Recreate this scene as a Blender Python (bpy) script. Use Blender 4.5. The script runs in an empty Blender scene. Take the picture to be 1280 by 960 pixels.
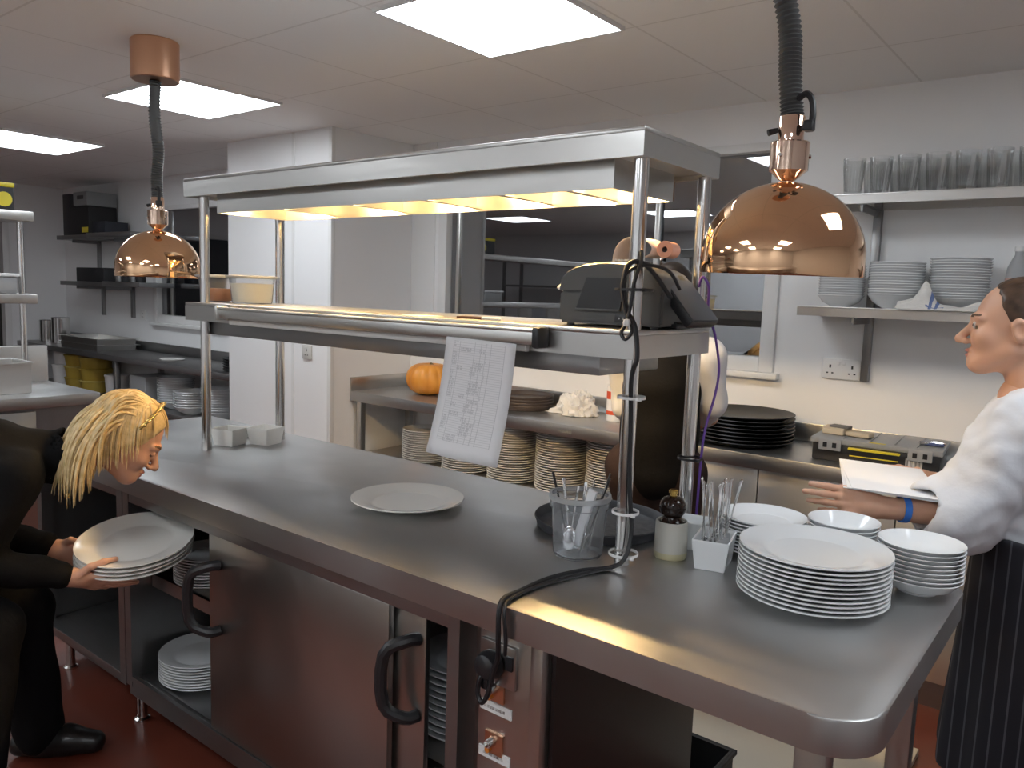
import bpy, bmesh, math, random
import numpy as np
from mathutils import Vector, Matrix, noise
random.seed(7)
COL = bpy.context.scene.collection
PI = math.pi
def R(d): return math.radians(d)

# ------------------------------------------------------------------ materials
def mat(name, col, rough=0.5, metal=0.0, **kw):
    m = bpy.data.materials.new(name); m.use_nodes = True
    b = m.node_tree.nodes['Principled BSDF']
    b.inputs['Base Color'].default_value = (*col, 1)
    b.inputs['Roughness'].default_value = rough
    b.inputs['Metallic'].default_value = metal
    for k, v in kw.items(): b.inputs[k.replace('_', ' ')].default_value = v
    return m
def nodes(m):
    nt = m.node_tree
    return nt, nt.nodes['Principled BSDF']
def add_noise(m, scale=(1, 1, 1), nscale=8, lo=None, hi=None, clo=None, chi=None, bump=0.0, detail=4, coord='Object'):
    """procedural variation: roughness lo..hi, colour clo..chi and a little relief from one stretched noise"""
    nt, b = nodes(m)
    tc = nt.nodes.new('ShaderNodeTexCoord'); mp = nt.nodes.new('ShaderNodeMapping')
    mp.inputs['Scale'].default_value = scale
    nz = nt.nodes.new('ShaderNodeTexNoise'); nz.inputs['Scale'].default_value = nscale; nz.inputs['Detail'].default_value = detail
    nt.links.new(tc.outputs[coord], mp.inputs[0]); nt.links.new(mp.outputs[0], nz.inputs['Vector'])
    if lo is not None:
        mr = nt.nodes.new('ShaderNodeMapRange'); mr.inputs[1].default_value = .3; mr.inputs[2].default_value = .7
        mr.inputs[3].default_value = lo; mr.inputs[4].default_value = hi
        nt.links.new(nz.outputs[0], mr.inputs[0]); nt.links.new(mr.outputs[0], b.inputs['Roughness'])
    if clo is not None:
        cr = nt.nodes.new('ShaderNodeValToRGB')
        cr.color_ramp.elements[0].position = .3; cr.color_ramp.elements[1].position = .7
        cr.color_ramp.elements[0].color = (*clo, 1); cr.color_ramp.elements[1].color = (*chi, 1)
        nt.links.new(nz.outputs[0], cr.inputs[0]); nt.links.new(cr.outputs[0], b.inputs['Base Color'])
    if bump:
        bp = nt.nodes.new('ShaderNodeBump'); bp.inputs['Strength'].default_value = bump; bp.inputs['Distance'].default_value = .01
        nt.links.new(nz.outputs[0], bp.inputs['Height']); nt.links.new(bp.outputs[0], b.inputs['Normal'])
    return m
STEEL = add_noise(mat('brushed_steel', (.56, .55, .53), .3, 1), (1, 14, 14), 5, .29, .36, detail=2)
STEELTOP = add_noise(mat('worktop_steel', (.50, .50, .495), .4, 1), (2.2, 3.2, 3), 2.2, .34, .46, detail=6)
STEELV = add_noise(mat('door_steel', (.50, .49, .47), .3, 1), (18, 18, .5), 5, .28, .33, detail=2)
BAYSHADE = mat('bay_shade_steel', (.10, .10, .105), .4, 1)  # steel blackened to stand in for the shade inside the open bay
STEELDK = add_noise(mat('dull_steel', (.33, .33, .33), .42, 1), (1, 10, 10), 5, .38, .46, detail=2)
POLISH = mat('polished_steel', (.68, .67, .66), .16, 1)
CHROME = mat('cutlery_steel', (.75, .75, .75), .1, 1)
COPPER = mat('polished_copper', (.94, .70, .55), .06, 1)
COPPERDOME = mat('copper_shade', (.90, .57, .34), .05, 1)
COPPERSAT = mat('satin_copper', (.78, .46, .30), .3, 1)
WALL = add_noise(mat('white_wall', (.88, .88, .88), .42), (1, 1, 1), 1.2, .36, .5, (.87, .87, .87), (.89, .89, .89))
TRIMW = mat('white_trim', (.80, .80, .79), .4)
CEIL = mat('ceiling_tile', (.62, .60, .58), .8)
CERAM = mat('white_ceramic', (.82, .84, .85), .12)
CREAM = mat('warm_white_ceramic', (.84, .82, .77), .14)
BLACKP = mat('black_plastic', (.018, .018, .02), .35)
BLACKM = mat('matt_black', (.02, .02, .022), .6)
GREYP = mat('grey_plastic', (.09, .095, .105), .45)
PRINTERM = mat('charcoal_plastic', (.075, .074, .072), .33)
LTGREY = mat('light_grey_plastic', (.62, .61, .58), .4)
ALU = mat('aluminium', (.66, .65, .62), .32, 1)
WHITEP = mat('white_plastic', (.8, .8, .79), .35)
PAPER = mat('white_paper', (.80, .80, .81), .8)
RUBBER = mat('cable_rubber', (.015, .015, .017), .45)
COIL = add_noise(mat('grey_coil_cable', (.10, .105, .105), .4), (1, 1, 1), 30, .35, .5)
PURPLE = mat('purple_cable', (.11, .045, .26), .4)
TRAYM = add_noise(mat('black_tray', (.03, .031, .036), .55), (1, 1, 1), 60, .5, .65, bump=.1)
TRAYBR = mat('brown_tray', (.06, .042, .034), .5)
TRAYBK = mat('black_pan', (.012, .012, .013), .45)
YELLOW = mat('yellow_plastic', (.75, .62, .03), .4)
AMBER = mat('amber_sauce', (.62, .20, .03), .35)
def thin_glass(name, tint, lo, hi, rough):
    m = bpy.data.materials.new(name); m.use_nodes = True; nt = m.node_tree; nt.nodes.remove(nt.nodes['Principled BSDF'])
    t = nt.nodes.new('ShaderNodeBsdfTransparent'); t.inputs[0].default_value = (*tint, 1)
    g = nt.nodes.new('ShaderNodeBsdfGlossy'); g.inputs['Roughness'].default_value = rough
    lw = nt.nodes.new('ShaderNodeLayerWeight'); lw.inputs[0].default_value = .35
    mr = nt.nodes.new('ShaderNodeMapRange'); mr.inputs[3].default_value = lo; mr.inputs[4].default_value = hi
    nt.links.new(lw.outputs['Facing'], mr.inputs[0]); mx = nt.nodes.new('ShaderNodeMixShader'); nt.links.new(mr.outputs[0], mx.inputs[0])
    nt.links.new(t.outputs[0], mx.inputs[1]); nt.links.new(g.outputs[0], mx.inputs[2]); nt.links.new(mx.outputs[0], nt.nodes['Material Output'].inputs[0]); return m
GLASSM = thin_glass('drinking_glass', (.95, .96, .96), .05, .75, .03)
CLEARP = mat('clear_plastic', (.93, .95, .97), .12, 0, Transmission_Weight=.92, IOR=1.12)
FROST = mat('frosted_plastic', (.55, .56, .57), .35, 0, Transmission_Weight=.45, IOR=1.2)
WOOD = mat('dark_wood', (.018, .009, .006), .12)
BRASS = mat('brass', (.75, .52, .16), .22, 1)
STEELBR = mat('bright_steel', (.72, .71, .69), .45, 1)
STONEW = add_noise(mat('stoneware', (.52, .51, .46), .4), (1, 1, 1), 40, .35, .5)
STONEY = mat('stoneware_foot', (.52, .48, .30), .4)
TERRA = mat('terracotta', (.5, .16, .05), .5)
CLOTHW = add_noise(mat('white_cloth', (.78, .76, .72), .9), (1, 1, 1), 120, bump=.2)
CLOTHB = mat('blue_stripe_cloth', (.16, .22, .42), .9)
BEIGEC = mat('beige_cloth', (.55, .47, .35), .9)
BEIGE = add_noise(mat('beige_board', (.62, .56, .46), .5), (1, 1, 1), 3, .45, .6)
NIGHT = mat('dark_void', (.012, .011, .011), .7)
REDLAB = mat('red_label', (.7, .09, .03), .5)
BLUEM = mat('blue_plastic', (.05, .22, .75), .4)
def emit(name, col, s):
    m = bpy.data.materials.new(name); m.use_nodes = True
    nt = m.node_tree; nt.nodes.remove(nt.nodes['Principled BSDF'])
    e = nt.nodes.new('ShaderNodeEmission'); e.inputs[0].default_value = (*col, 1); e.inputs[1].default_value = s
    nt.links.new(e.outputs[0], nt.nodes['Material Output'].inputs[0]); return m
PANEL = emit('led_panel', (.885, .945, 1.0), 13.4)
BULB = emit('halogen_bulb', (1.0, .65, .27), 820)
# red epoxy floor
FLOOR = add_noise(mat('red_floor', (.15, .032, .018), .3), (1, 1, 1), 3, .28, .42, (.12, .029, .017), (.165, .039, .023))
# dark glass that mirrors the room
def glass_mat():
    m = bpy.data.materials.new('window_glass'); m.use_nodes = True
    nt = m.node_tree; nt.nodes.remove(nt.nodes['Principled BSDF'])
    g = nt.nodes.new('ShaderNodeBsdfGlossy'); g.inputs['Roughness'].default_value = .01; g.inputs['Color'].default_value = (.92, .93, .95, 1)
    t = nt.nodes.new('ShaderNodeBsdfTransparent'); t.inputs[0].default_value = (.55, .56, .58, 1)
    mx = nt.nodes.new('ShaderNodeMixShader'); mx.inputs[0].default_value = .30
    nt.links.new(t.outputs[0], mx.inputs[1]); nt.links.new(g.outputs[0], mx.inputs[2])
    nt.links.new(mx.outputs[0], nt.nodes['Material Output'].inputs[0]); return m
WGLASS = glass_mat()
# pumpkin: orange with paler streaks
PUMP = add_noise(mat('pumpkin_skin', (.72, .27, .03), .38), (1, 1, .35), 9, .3, .45, (.62, .20, .02), (.80, .36, .06))
# printed table on the sheet: rules, columns and small dashes of type
def sheet_mat():
    m = mat('printed_sheet', (.8, .8, .81), .8); nt, b = nodes(m)
    N = nt.nodes.new; L = nt.links.new
    def val(v):
        n = N('ShaderNodeValue'); n.outputs[0].default_value = v; return n.outputs[0]
    def op(o, a, bb=None):
        n = N('ShaderNodeMath'); n.operation = o
        for i, q in enumerate((a, bb)):
            if q is None: continue
            if isinstance(q, (int, float)): n.inputs[i].default_value = q
            else: L(q, n.inputs[i])
        return n.outputs[0]
    tc = N('ShaderNodeTexCoord'); sp = N('ShaderNodeSeparateXYZ'); L(tc.outputs['UV'], sp.inputs[0])
    u, v = sp.outputs[0], sp.outputs[1]
    rows = op('LESS_THAN', op('FRACT', op('MULTIPLY', v, 52)), .16)
    cols = None
    for c in (.12, .22, .44, .53, .60, .67, .86):
        k = op('LESS_THAN', op('ABSOLUTE', op('SUBTRACT', u, c)), .0035)
        cols = k if cols is None else op('MAXIMUM', cols, k)
    ins = op('MULTIPLY', op('MULTIPLY', op('GREATER_THAN', u, .12), op('LESS_THAN', u, .865)),
             op('MULTIPLY', op('GREATER_THAN', v, .13), op('LESS_THAN', v, .975)))
    # type: high frequency dashes in the left columns, gated by row-wise noise
    nz = N('ShaderNodeTexNoise'); nz.inputs['Scale'].default_value = 1; nz.inputs['Detail'].default_value = 0
    cb = N('ShaderNodeCombineXYZ'); L(op('MULTIPLY', u, 60), cb.inputs[0]); L(op('FLOOR', op('MULTIPLY', v, 52)), cb.inputs[1]); L(cb.outputs[0], nz.inputs['Vector'])
    n2 = N('ShaderNodeTexNoise'); n2.inputs['Scale'].default_value = 1; n2.inputs['Detail'].default_value = 0
    c2 = N('ShaderNodeCombineXYZ'); L(op('MULTIPLY', u, 5), c2.inputs[0]); L(op('FLOOR', op('MULTIPLY', v, 26)), c2.inputs[1]); L(c2.outputs[0], n2.inputs['Vector'])
    typ = op('MULTIPLY', op('GREATER_THAN', nz.outputs[0], .45), op('GREATER_THAN', n2.outputs[0], .52))
    inrow = op('GREATER_THAN', op('FRACT', op('MULTIPLY', v, 52)), .4)
    typ = op('MULTIPLY', op('MULTIPLY', typ, inrow), op('LESS_THAN', u, .62))
    ink = op('MULTIPLY', ins, op('MAXIMUM', op('MAXIMUM', op('MULTIPLY', rows, .26), op('MULTIPLY', cols, .32)), op('MULTIPLY', typ, .28)))
    mx = N('ShaderNodeMix'); mx.data_type = 'RGBA'
    L(ink, mx.inputs[0]); mx.inputs[6].default_value = (.8, .8, .81, 1); mx.inputs[7].default_value = (.08, .08, .1, 1)
    L(mx.outputs[2], b.inputs['Base Color']); return m
SHEET = sheet_mat()
def ceiling_mat():
    nt, b = nodes(CEIL); N = nt.nodes.new; L = nt.links.new
    tc = N('ShaderNodeTexCoord'); sp = N('ShaderNodeSeparateXYZ'); L(tc.outputs['Object'], sp.inputs[0])
    def line(sock, off, mod):
        a = N('ShaderNodeMath'); a.operation = 'SUBTRACT'; L(sock, a.inputs[0]); a.inputs[1].default_value = off
        d = N('ShaderNodeMath'); d.operation = 'PINGPONG'; L(a.outputs[0], d.inputs[0]); d.inputs[1].default_value = mod / 2
        k = N('ShaderNodeMath'); k.operation = 'LESS_THAN'; L(d.outputs[0], k.inputs[0]); k.inputs[1].default_value = .0045
        return k.outputs[0]
    m = N('ShaderNodeMath'); m.operation = 'MAXIMUM'
    L(line(sp.outputs[0], -.81 - .66 * 12, .66), m.inputs[0]); L(line(sp.outputs[1], 1.83 - .66 * 8, .66), m.inputs[1])
    mx = N('ShaderNodeMix'); mx.data_type = 'RGBA'; L(m.outputs[0], mx.inputs[0])
    mx.inputs[6].default_value = (.94, .93, .91, 1); mx.inputs[7].default_value = (.80, .785, .76, 1)
    L(mx.outputs[2], b.inputs['Base Color'])
ceiling_mat()

# ------------------------------------------------------------------ mesh helpers
def BM(): return bmesh.new()
def obj(name, bm, m, parent=None, ang=35, loc=None):
    me = bpy.data.meshes.new(name)
    bmesh.ops.recalc_face_normals(bm, faces=bm.faces)
    bm.to_mesh(me); bm.free()
    for q in (m if isinstance(m, (list, tuple)) else [m]): me.materials.append(q)
    me.polygons.foreach_set('use_smooth', [True] * len(me.polygons))
    me.set_sharp_from_angle(angle=R(ang))
    o = bpy.data.objects.new(name, me); COL.objects.link(o)
    if parent: o.parent = parent
    if loc: o.location = loc
    return o
def tag(o, label, cat, group=None):
    o['label'] = label; o['category'] = cat
    if group: o['group'] = group
    return o
def thing(name, label, cat, loc=(0, 0, 0), rz=0, group=None):
    o = bpy.data.objects.new(name, None); o.empty_display_size = .05; COL.objects.link(o)
    o.location = loc; o.rotation_euler = (0, 0, rz)
    return tag(o, label, cat, group)
def struct(name, bm, m, parent=None, ang=35):
    o = obj(name, bm, m, parent, ang)
    if not parent: o['kind'] = 'structure'
    return o
def dup(o, loc=None, rz=None, label=None, parent=None):
    c = o.copy(); COL.objects.link(c)
    if parent: c.parent = parent
    if loc is not None: c.location = loc
    if rz is not None: c.rotation_euler = (c.rotation_euler[0], c.rotation_euler[1], rz)
    if label: c['label'] = label
    for ch in list(o.children): dup(ch, parent=c)
    return c
def box(bm, x0, y0, z0, x1, y1, z1, bev=0, seg=2, mi=0):
    t = bmesh.new()
    bmesh.ops.create_cube(t, size=1, matrix=Matrix.Translation(((x0 + x1) / 2, (y0 + y1) / 2, (z0 + z1) / 2)) @ Matrix.Diagonal((abs(x1 - x0), abs(y1 - y0), abs(z1 - z0), 1)))
    if bev: bmesh.ops.bevel(t, geom=t.edges[:], offset=bev, segments=seg, profile=.5, affect='EDGES')
    for f in t.faces: f.material_index = mi
    merge(bm, t); return bm
def merge(bm, t, M=None):
    if M is not None: bmesh.ops.transform(t, matrix=M, verts=t.verts)
    vm = {v: bm.verts.new(v.co) for v in t.verts}
    for f in t.faces:
        try:
            g = bm.faces.new([vm[v] for v in f.verts]); g.material_index = f.material_index
        except ValueError: pass
    t.free()
def xbox(bm, size, M, bev=0, mi=0):
    t = bmesh.new(); sx, sy, sz = size
    box(t, -sx / 2, -sy / 2, -sz / 2, sx / 2, sy / 2, sz / 2, bev, 2, mi)
    merge(bm, t, M)
def ring(bm, c, u, v, r, n, ru=None):
    return [bm.verts.new(c + u * (r * math.cos(2 * PI * i / n)) + v * ((ru or r) * math.sin(2 * PI * i / n))) for i in range(n)]
def bridge(bm, a, b, mi=0):
    n = len(a)
    for i in range(n):
        f = bm.faces.new((a[i], a[(i + 1) % n], b[(i + 1) % n], b[i])); f.material_index = mi
def tube(bm, pts, r, n=10, caps=True, mi=0):
    """tube along a polyline; r is a radius or one radius per point"""
    P = [Vector(p) for p in pts]; k = len(P)
    rs = r if isinstance(r, (list, tuple)) else [r] * k
    t0 = (P[1] - P[0]).normalized()
    u = t0.orthogonal().normalized(); prev = None
    for i in range(k):
        t = ((P[min(i + 1, k - 1)] - P[max(i - 1, 0)])).normalized()
        u = (u - t * u.dot(t))
        u = u.normalized() if u.length > 1e-6 else t.orthogonal().normalized()
        v = t.cross(u)
        rg = ring(bm, P[i], u, v, max(rs[i], 1e-4), n)
        if prev: bridge(bm, prev, rg, mi)
        elif caps: bm.faces.new(rg[::-1]).material_index = mi
        prev = rg
    if caps: bm.faces.new(prev).material_index = mi
    return bm
def cyl(bm, x, y, z0, z1, r, r1=None, n=24, mi=0):
    return tube(bm, [(x, y, z0), (x, y, z1)], [r, r if r1 is None else r1], n, True, mi)
def lathe(bm, prof, n=40, c=(0, 0, 0), mi=0, sq=1.0, fn=None):
    c = Vector(c); prev = None
    for (r, z) in prof:
        if r < 1e-6: cur = [bm.verts.new(c + Vector((0, 0, z)))]
        else:
            cur = []
            for i in range(n):
                a = 2 * PI * i / n; rr = r * (fn(a, r, z) if fn else 1)
                cur.append(bm.verts.new(c + Vector((rr * math.cos(a), rr * sq * math.sin(a), z))))
        if prev:
            if len(prev) == 1 and len(cur) > 1:
                for i in range(n): bm.faces.new((prev[0], cur[i], cur[(i + 1) % n])).material_index = mi
            elif len(cur) == 1 and len(prev) > 1:
                for i in range(n): bm.faces.new((prev[i], cur[0], prev[(i + 1) % n])).material_index = mi
            elif len(cur) > 1: bridge(bm, prev, cur, mi)
        prev = cur
    return bm
def prism(bm, poly, z0, z1, bev=0, mi=0):
    t = bmesh.new()
    a = [t.verts.new((x, y, z0)) for x, y in poly]; b = [t.verts.new((x, y, z1)) for x, y in poly]
    t.faces.new(a[::-1]); top = t.faces.new(b); bridge(t, a, b)
    if bev: bmesh.ops.bevel(t, geom=list(top.edges), offset=bev, segments=2, profile=.5, affect='EDGES')
    for f in t.faces: f.material_index = mi
    merge(bm, t)
def rrect(x0, y0, x1, y1, r, n=6):
    rs = r if isinstance(r, (list, tuple)) else [r] * 4
    out = []
    for (cx, cy, a0, q) in ((x1 - rs[0], y0 + rs[0], -90, rs[0]), (x1 - rs[1], y1 - rs[1], 0, rs[1]), (x0 + rs[2], y1 - rs[2], 90, rs[2]), (x0 + rs[3], y0 + rs[3], 180, rs[3])):
        if q < 1e-6: out.append((cx, cy)); continue
        for i in range(n + 1):
            a = R(a0 + 90 * i / n); out.append((cx + q * math.cos(a), cy + q * math.sin(a)))
    return out
def catmull(pts, m=8):
    P = [Vector(p) for p in pts]; out = []
    for i in range(len(P) - 1):
        p0, p1, p2, p3 = P[max(i - 1, 0)], P[i], P[i + 1], P[min(i + 2, len(P) - 1)]
        for k in range(m):
            t = k / m
            out.append(.5 * ((2 * p1) + (p2 - p0) * t + (2 * p0 - 5 * p1 + 4 * p2 - p3) * t * t + (3 * p1 - p0 - 3 * p2 + p3) * t ** 3))
    out.append(P[-1]); return out
ORD = ['topmost', 'second', 'third', 'fourth', 'fifth', 'sixth', 'seventh', 'eighth', 'ninth', 'tenth', 'eleventh', 'twelfth', 'thirteenth', 'fourteenth', 'fifteenth',
       'sixteenth', 'seventeenth', 'eighteenth', 'nineteenth', 'twentieth', 'twenty-first', 'twenty-second', 'twenty-third', 'twenty-fourth', 'twenty-fifth', 'twenty-sixth']
def ordlab(k, n, what, where):
    if k == 0: return f'topmost {what} of {where}'
    if k == n - 1: return f'bottom {what} of {where}'
    return f'{ORD[k]} {what} from the top of {where}'

# ------------------------------------------------------------------ room shell
CZ = 2.46; YB = 3.72; XL = -9.1; XR = 2.6; YF = -2.8
b = BM(); box(b, XL - .2, YF - .2, -.1, XR + .2, YB + .2, 0); struct('floor', b, FLOOR)
b = BM(); box(b, XL - .2, YF - .2, CZ, XR + .2, YB + .2, CZ + .1); struct('ceiling', b, CEIL)
def wall_with_holes(name, y0, y1, x0, x1, holes, m):
    b = BM(); xs = x0
    for (a, c, za, zb) in sorted(holes):
        box(b, xs, y0, 0, a, y1, CZ); box(b, a, y0, 0, c, y1, za); box(b, a, y0, zb, c, y1, CZ); xs = c
    box(b, xs, y0, 0, x1, y1, CZ); return struct(name, b, m)
W1 = (-3.555, -1.345, 1.19, 2.27); W2 = (-7.2, -5.0, 1.145, 2.2)
wall_with_holes('wall_back', YB, YB + .2, XL, XR, [W1, W2], WALL)
b = BM(); box(b, XR, YF, 0, XR + .2, YB, CZ); struct('wall_right', b, WALL)
b = BM(); box(b, XL, YF - .2, 0, XR, YF, CZ); struct('wall_front', b, WALL)
DY = (1.6, 3.18, 2.12)
b = BM(); box(b, XL - .2, YF, 0, XL, DY[0], CZ); box(b, XL - .2, DY[1], 0, XL, YB, CZ); box(b, XL - .2, DY[0], DY[2], XL, DY[1], CZ); struct('wall_left', b, WALL)
# dark doorway in the far left wall
b = BM()
for (y0, y1, z0, z1) in ((DY[0], DY[0] + .06, 0, DY[2]), (DY[1] - .06, DY[1], 0, DY[2]), (DY[0], DY[1], DY[2] - .06, DY[2])): box(b, XL - .16, y0, z0, XL + .015, y1, z1)
d1 = struct('door_1', b, TRIMW)
b = BM(); box(b, XL - .12, DY[0] + .06, 0, XL - .08, DY[1] - .06, DY[2] - .06); obj('door_leaf', b, mat('dark_door', (.03, .026, .022), .5), d1)
# boxed-out pillar
PXL, PXR, PY = -4.9, -3.81, 3.05
b = BM(); box(b, PXL, PY, 0, PXR, YB, CZ); struct('wall_pillar', b, WALL)
b = BM()
for (x, y) in ((PXR, PY),): box(b, x - .025, y - .004, 0, x + .004, y + .025, CZ, .0015)
struct('trim_1', b, TRIMW)
b = BM(); box(b, -4.19, PY - .004, 0, -4.165, PY, CZ); struct('trim_2', b, TRIMW)
b = BM(); box(b, PXR, YB - .006, 1.1, -3.60, YB, CZ); struct('trim_3', b, TRIMW)
# baseboards under the back wall, either side of the pillar
b = BM(); box(b, PXR, YB - .012, 0, XR, YB, .1); struct('baseboard_back', b, GREYP)
# windows: white frame, mullions, sill, dark pane
def window(n, W, mull):
    a, c, za, zb = W; f = .07
    b = BM(); y0, y1 = YB - .02, YB + .1
    box(b, a, y0, za, a + f, y1, zb, .004); box(b, c - f, y0, za, c, y1, zb, .004); box(b, a + f, y0, za, c - f, y1, za + f, .004); box(b, a + f, y0, zb - f * .6, c - f, y1, zb, .004)
    w = struct(f'window_{n}', b, TRIMW)
    b = BM(); box(b, a + f, YB + .03, za + f, c - f, YB + .036, zb - f * .6); obj('pane', b, WGLASS, w)
    for x in mull:
        b = BM(); box(b, x - .014, YB + .018, za + f, x + .014, YB + .05, zb - f * .6, .003); obj('mullion', b, ALU, w)
    b = BM(); box(b, a - .03, YB - .05, za - .03, c + .03, YB + .02, za, .006); obj('sill', b, TRIMW, w)
    return w
window(1, W1, (-3.42, -2.02)); window(2, W2, (-6.94,))
# night outside: a dark yard wall a couple of metres off
b = BM(); box(b, XL, YB + 2.2, -.1, XR, YB + 2.3, 3.2); struct('exterior_wall', b, NIGHT)


# ceiling light panels
def panel(x0, y0, x1, y1, label):
    t = thing('ceiling_light', label, 'light', ((x0 + x1) / 2, (y0 + y1) / 2, CZ), 0, 'square ceiling light panels')
    hx, hy = (x1 - x0) / 2, (y1 - y0) / 2; f = .009
    b = BM()
    for (a, c, d, e) in ((-hx - f, -hy - f, hx + f, -hy), (-hx - f, hy, hx + f, hy + f), (-hx - f, -hy, -hx, hy), (hx, -hy, hx + f, hy)): box(b, a, c, -.014, d, e, -.0005)
    obj('frame', b, TRIMW, t)
    b = BM(); box(b, -hx, -hy, -.010, hx, hy, -.0005); obj('diffuser', b, PANEL, t)
panel(-2.104, 1.865, -1.509, 2.46, 'large bright square ceiling panel at the top middle, above the counter')
panel(-4.235, 1.945, -3.565, 2.52, 'bright square ceiling panel behind the cord of the far copper lamp')
panel(-6.54, 2.02, -5.80, 2.64, 'bright ceiling panel cut by the left edge of the photo')
for (x, y) in ((.35, 2.0), (-1.9, -.5), (.35, -.5), (-4.1, -.5), (-6.3, -.5), (-1.9, -2.0), (.35, -2.0), (-4.1, -2.0)):  # nearer ones inferred from copper reflections; far-left and rearmost added for ceiling bounce
    panel(x - .3, y - .3, x + .3, y + .3, 'ceiling panel out of frame, from a set partly mirrored in copper and partly added for bounce light')

# ------------------------------------------------------------------ pass counter
# worktop (one continuous piece with rounded corners)
ZT = .90
b = BM()
poly = rrect(-3.41, 1.2, -.248, 2.02, [.095, .06, .02, .02], 8)
prism(b, poly, ZT - .062, ZT, .006)
tag(obj('worktop', b, STEELTOP, None, 30), 'long brushed steel worktop with rounded corner, under the heated gantry', 'worktop')
# hot cupboard unit
YC = 1.24; YK = 1.96
hc = thing('hot_cupboard', 'steel hot cupboard with sliding doors and socket panel under the worktop', 'cabinet')
b = BM()
box(b, -2.645, YC, .13, -2.605, YC + .04, .836); box(b, -1.135, YC, .10, -1.10, YC + .04, .836)      # front posts
box(b, -2.645, YC + .04, .13, -2.625, YK, .836); box(b, -1.115, YC + .04, .10, -1.10, YK, .836)        # sides
box(b, -2.645, YK, .10, -.875, YK + .02, .836)                                                        # back
box(b, -2.605, YC, .785, -1.135, YC + .03, .836, .003)                                               # top rail
box(b, -2.625, YC + .002, .10, -1.135, YK, .15); box(b, -2.605, YC, .15, -1.135, YC + .012, .168); box(b, -2.605, YC + .03, .15, -1.135, YC + .04, .164)   # floor and door runners
obj('body', b, STEELDK, hc)
for (xa, xb, zz) in ((-2.62, -1.93, .51), (-1.925, -1.12, .385)):
    b = BM(); box(b, xa, YC + .085, zz - .018, xb, YK, zz); box(b, xa, YC + .085, zz - .045, xb, YC + .10, zz); obj('shelf', b, STEEL, hc)
def dhandle(x, y, z0, z1, out, parent, dx):
    b = BM(); s = dx
    pts = [(x + s * .055, y, z0), (x + s * .04, y - out * .5, z0), (x + s * .0, y - out, z0 + .035), (x, y - out, z1 - .035), (x + s * .04, y - out * .5, z1), (x + s * .055, y, z1)]
    tube(b, catmull(pts, 3), .0155, 10); return obj('handle', b, BLACKP, parent)
b = BM(); box(b, -2.115, YC + .004, .17, -1.33, YC + .022, .785, .003)
d = obj('door', b, STEELV, hc); dhandle(-2.112, YC + .004, .5, .7, .066, d, 1)
b = BM(); box(b, -1.93, YC + .034, .166, -1.235, YC + .05, .785, .003)
d = obj('door', b, STEELV, hc); dhandle(-1.312, YC + .034, .52, .71, .062, d, 1)
# control panel bay on the right of the doors
b = BM(); box(b, -1.10, YC + .06, .10, -1.05, YC + .075, .836); box(b, -1.05, YC + .012, .10, -.905, YC + .03, .836, .002); box(b, -.905, YC, .10, -.875, YC + .03, .836, .002); box(b, -.895, YC + .03, .1, -.875, YK, .836)
obj('control_panel', b, STEEL, hc)
b = BM(); box(b, -1.04, YC + .002, .70, -.945, YC + .012, .795, .003); sp_ = obj('socket_plate', b, STEELV, hc)
b = BM(); box(b, -.968, YC - .004, .745, -.950, YC + .002, .775, .001); obj('switch', b, BLACKP, sp_)
for zc in (.683, .563):
    b = BM(); box(b, -1.025, YC + .006, zc - .024, -.977, YC + .012, zc + .024, .001); k = obj('knob_plate', b, COPPERSAT, hc)
    b = BM(); tube(b, [(-1.003, YC + .006, zc + .006), (-1.003, YC - .012, zc + .006)], [.011, .009], 16); tube(b, [(-1.003, YC - .012, zc + .006), (-1.003, YC - .018, zc + .010)], [.006, .004], 10); obj('knob', b, CHROME, k)
    b = BM(); tube(b, [(-1.010, YC + .006, zc - .014), (-1.010, YC - .004, zc - .014)], .006, 12); obj('indicator_lamp', b, AMBER, k)
def lab_mat(seed):
    m = add_noise(mat('printed_label', (.7, .7, .68), .5), (160, 1, 60), 1, None, None, (.12, .08, .07), (.72, .72, .70), detail=1); return m
LAB = lab_mat(0)
for zc in (.641, .534):
    b = BM(); box(b, -1.043, YC + .009, zc - .011, -.957, YC + .0125, zc + .011); box(b, -1.03, YC + .008, zc - .003, -.975, YC + .0092, zc + .003, 0, 2, 1); obj('label_strip', b, [WHITEP, LAB], hc)
for (x, z) in ((-1.035, .815), (-.925, .815)):
    b = BM(); tube(b, [(x, YC + .012, z), (x, YC + .007, z)], .005, 10); obj('screw', b, CHROME, hc)
def foot(parent, x, y, z1):
    b = BM(); lathe(b, [(0, 0), (.026, 0), (.026, .008), (.018, .014), (.016, .03), (.016, z1), (0, z1)], 20, (x, y, 0)); obj('foot', b, POLISH, parent)
for x in (-2.6, -1.13, -.89):
    for y in (YC + .03, YK - .03): foot(hc, x, y, .13 if x < -2 else .10)
# open-fronted end unit on the left
eu = thing('open_shelf_unit', 'open steel shelf unit under the left end of the worktop, behind the bending woman', 'cabinet')
b = BM(); box(b, -3.36, YC, .12, -3.32, YC + .04, .836); box(b, -3.36, YC + .04, .12, -3.345, YK, .836); box(b, -2.69, YC, .12, -2.65, YC + .04, .836); box(b, -3.36, YK, .12, -2.65, YK + .02, .836); box(b, -3.32, YC, .79, -2.69, YC + .03, .836, .002)
obj('frame', b, STEELDK, eu)
b = BM(); box(b, -3.34, YC, .12, -2.69, YK, .155, .002); obj('lower_shelf', b, STEELDK, eu)
for y in (YC + .03, YK - .03): foot(eu, -3.17, y, .12)
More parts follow.
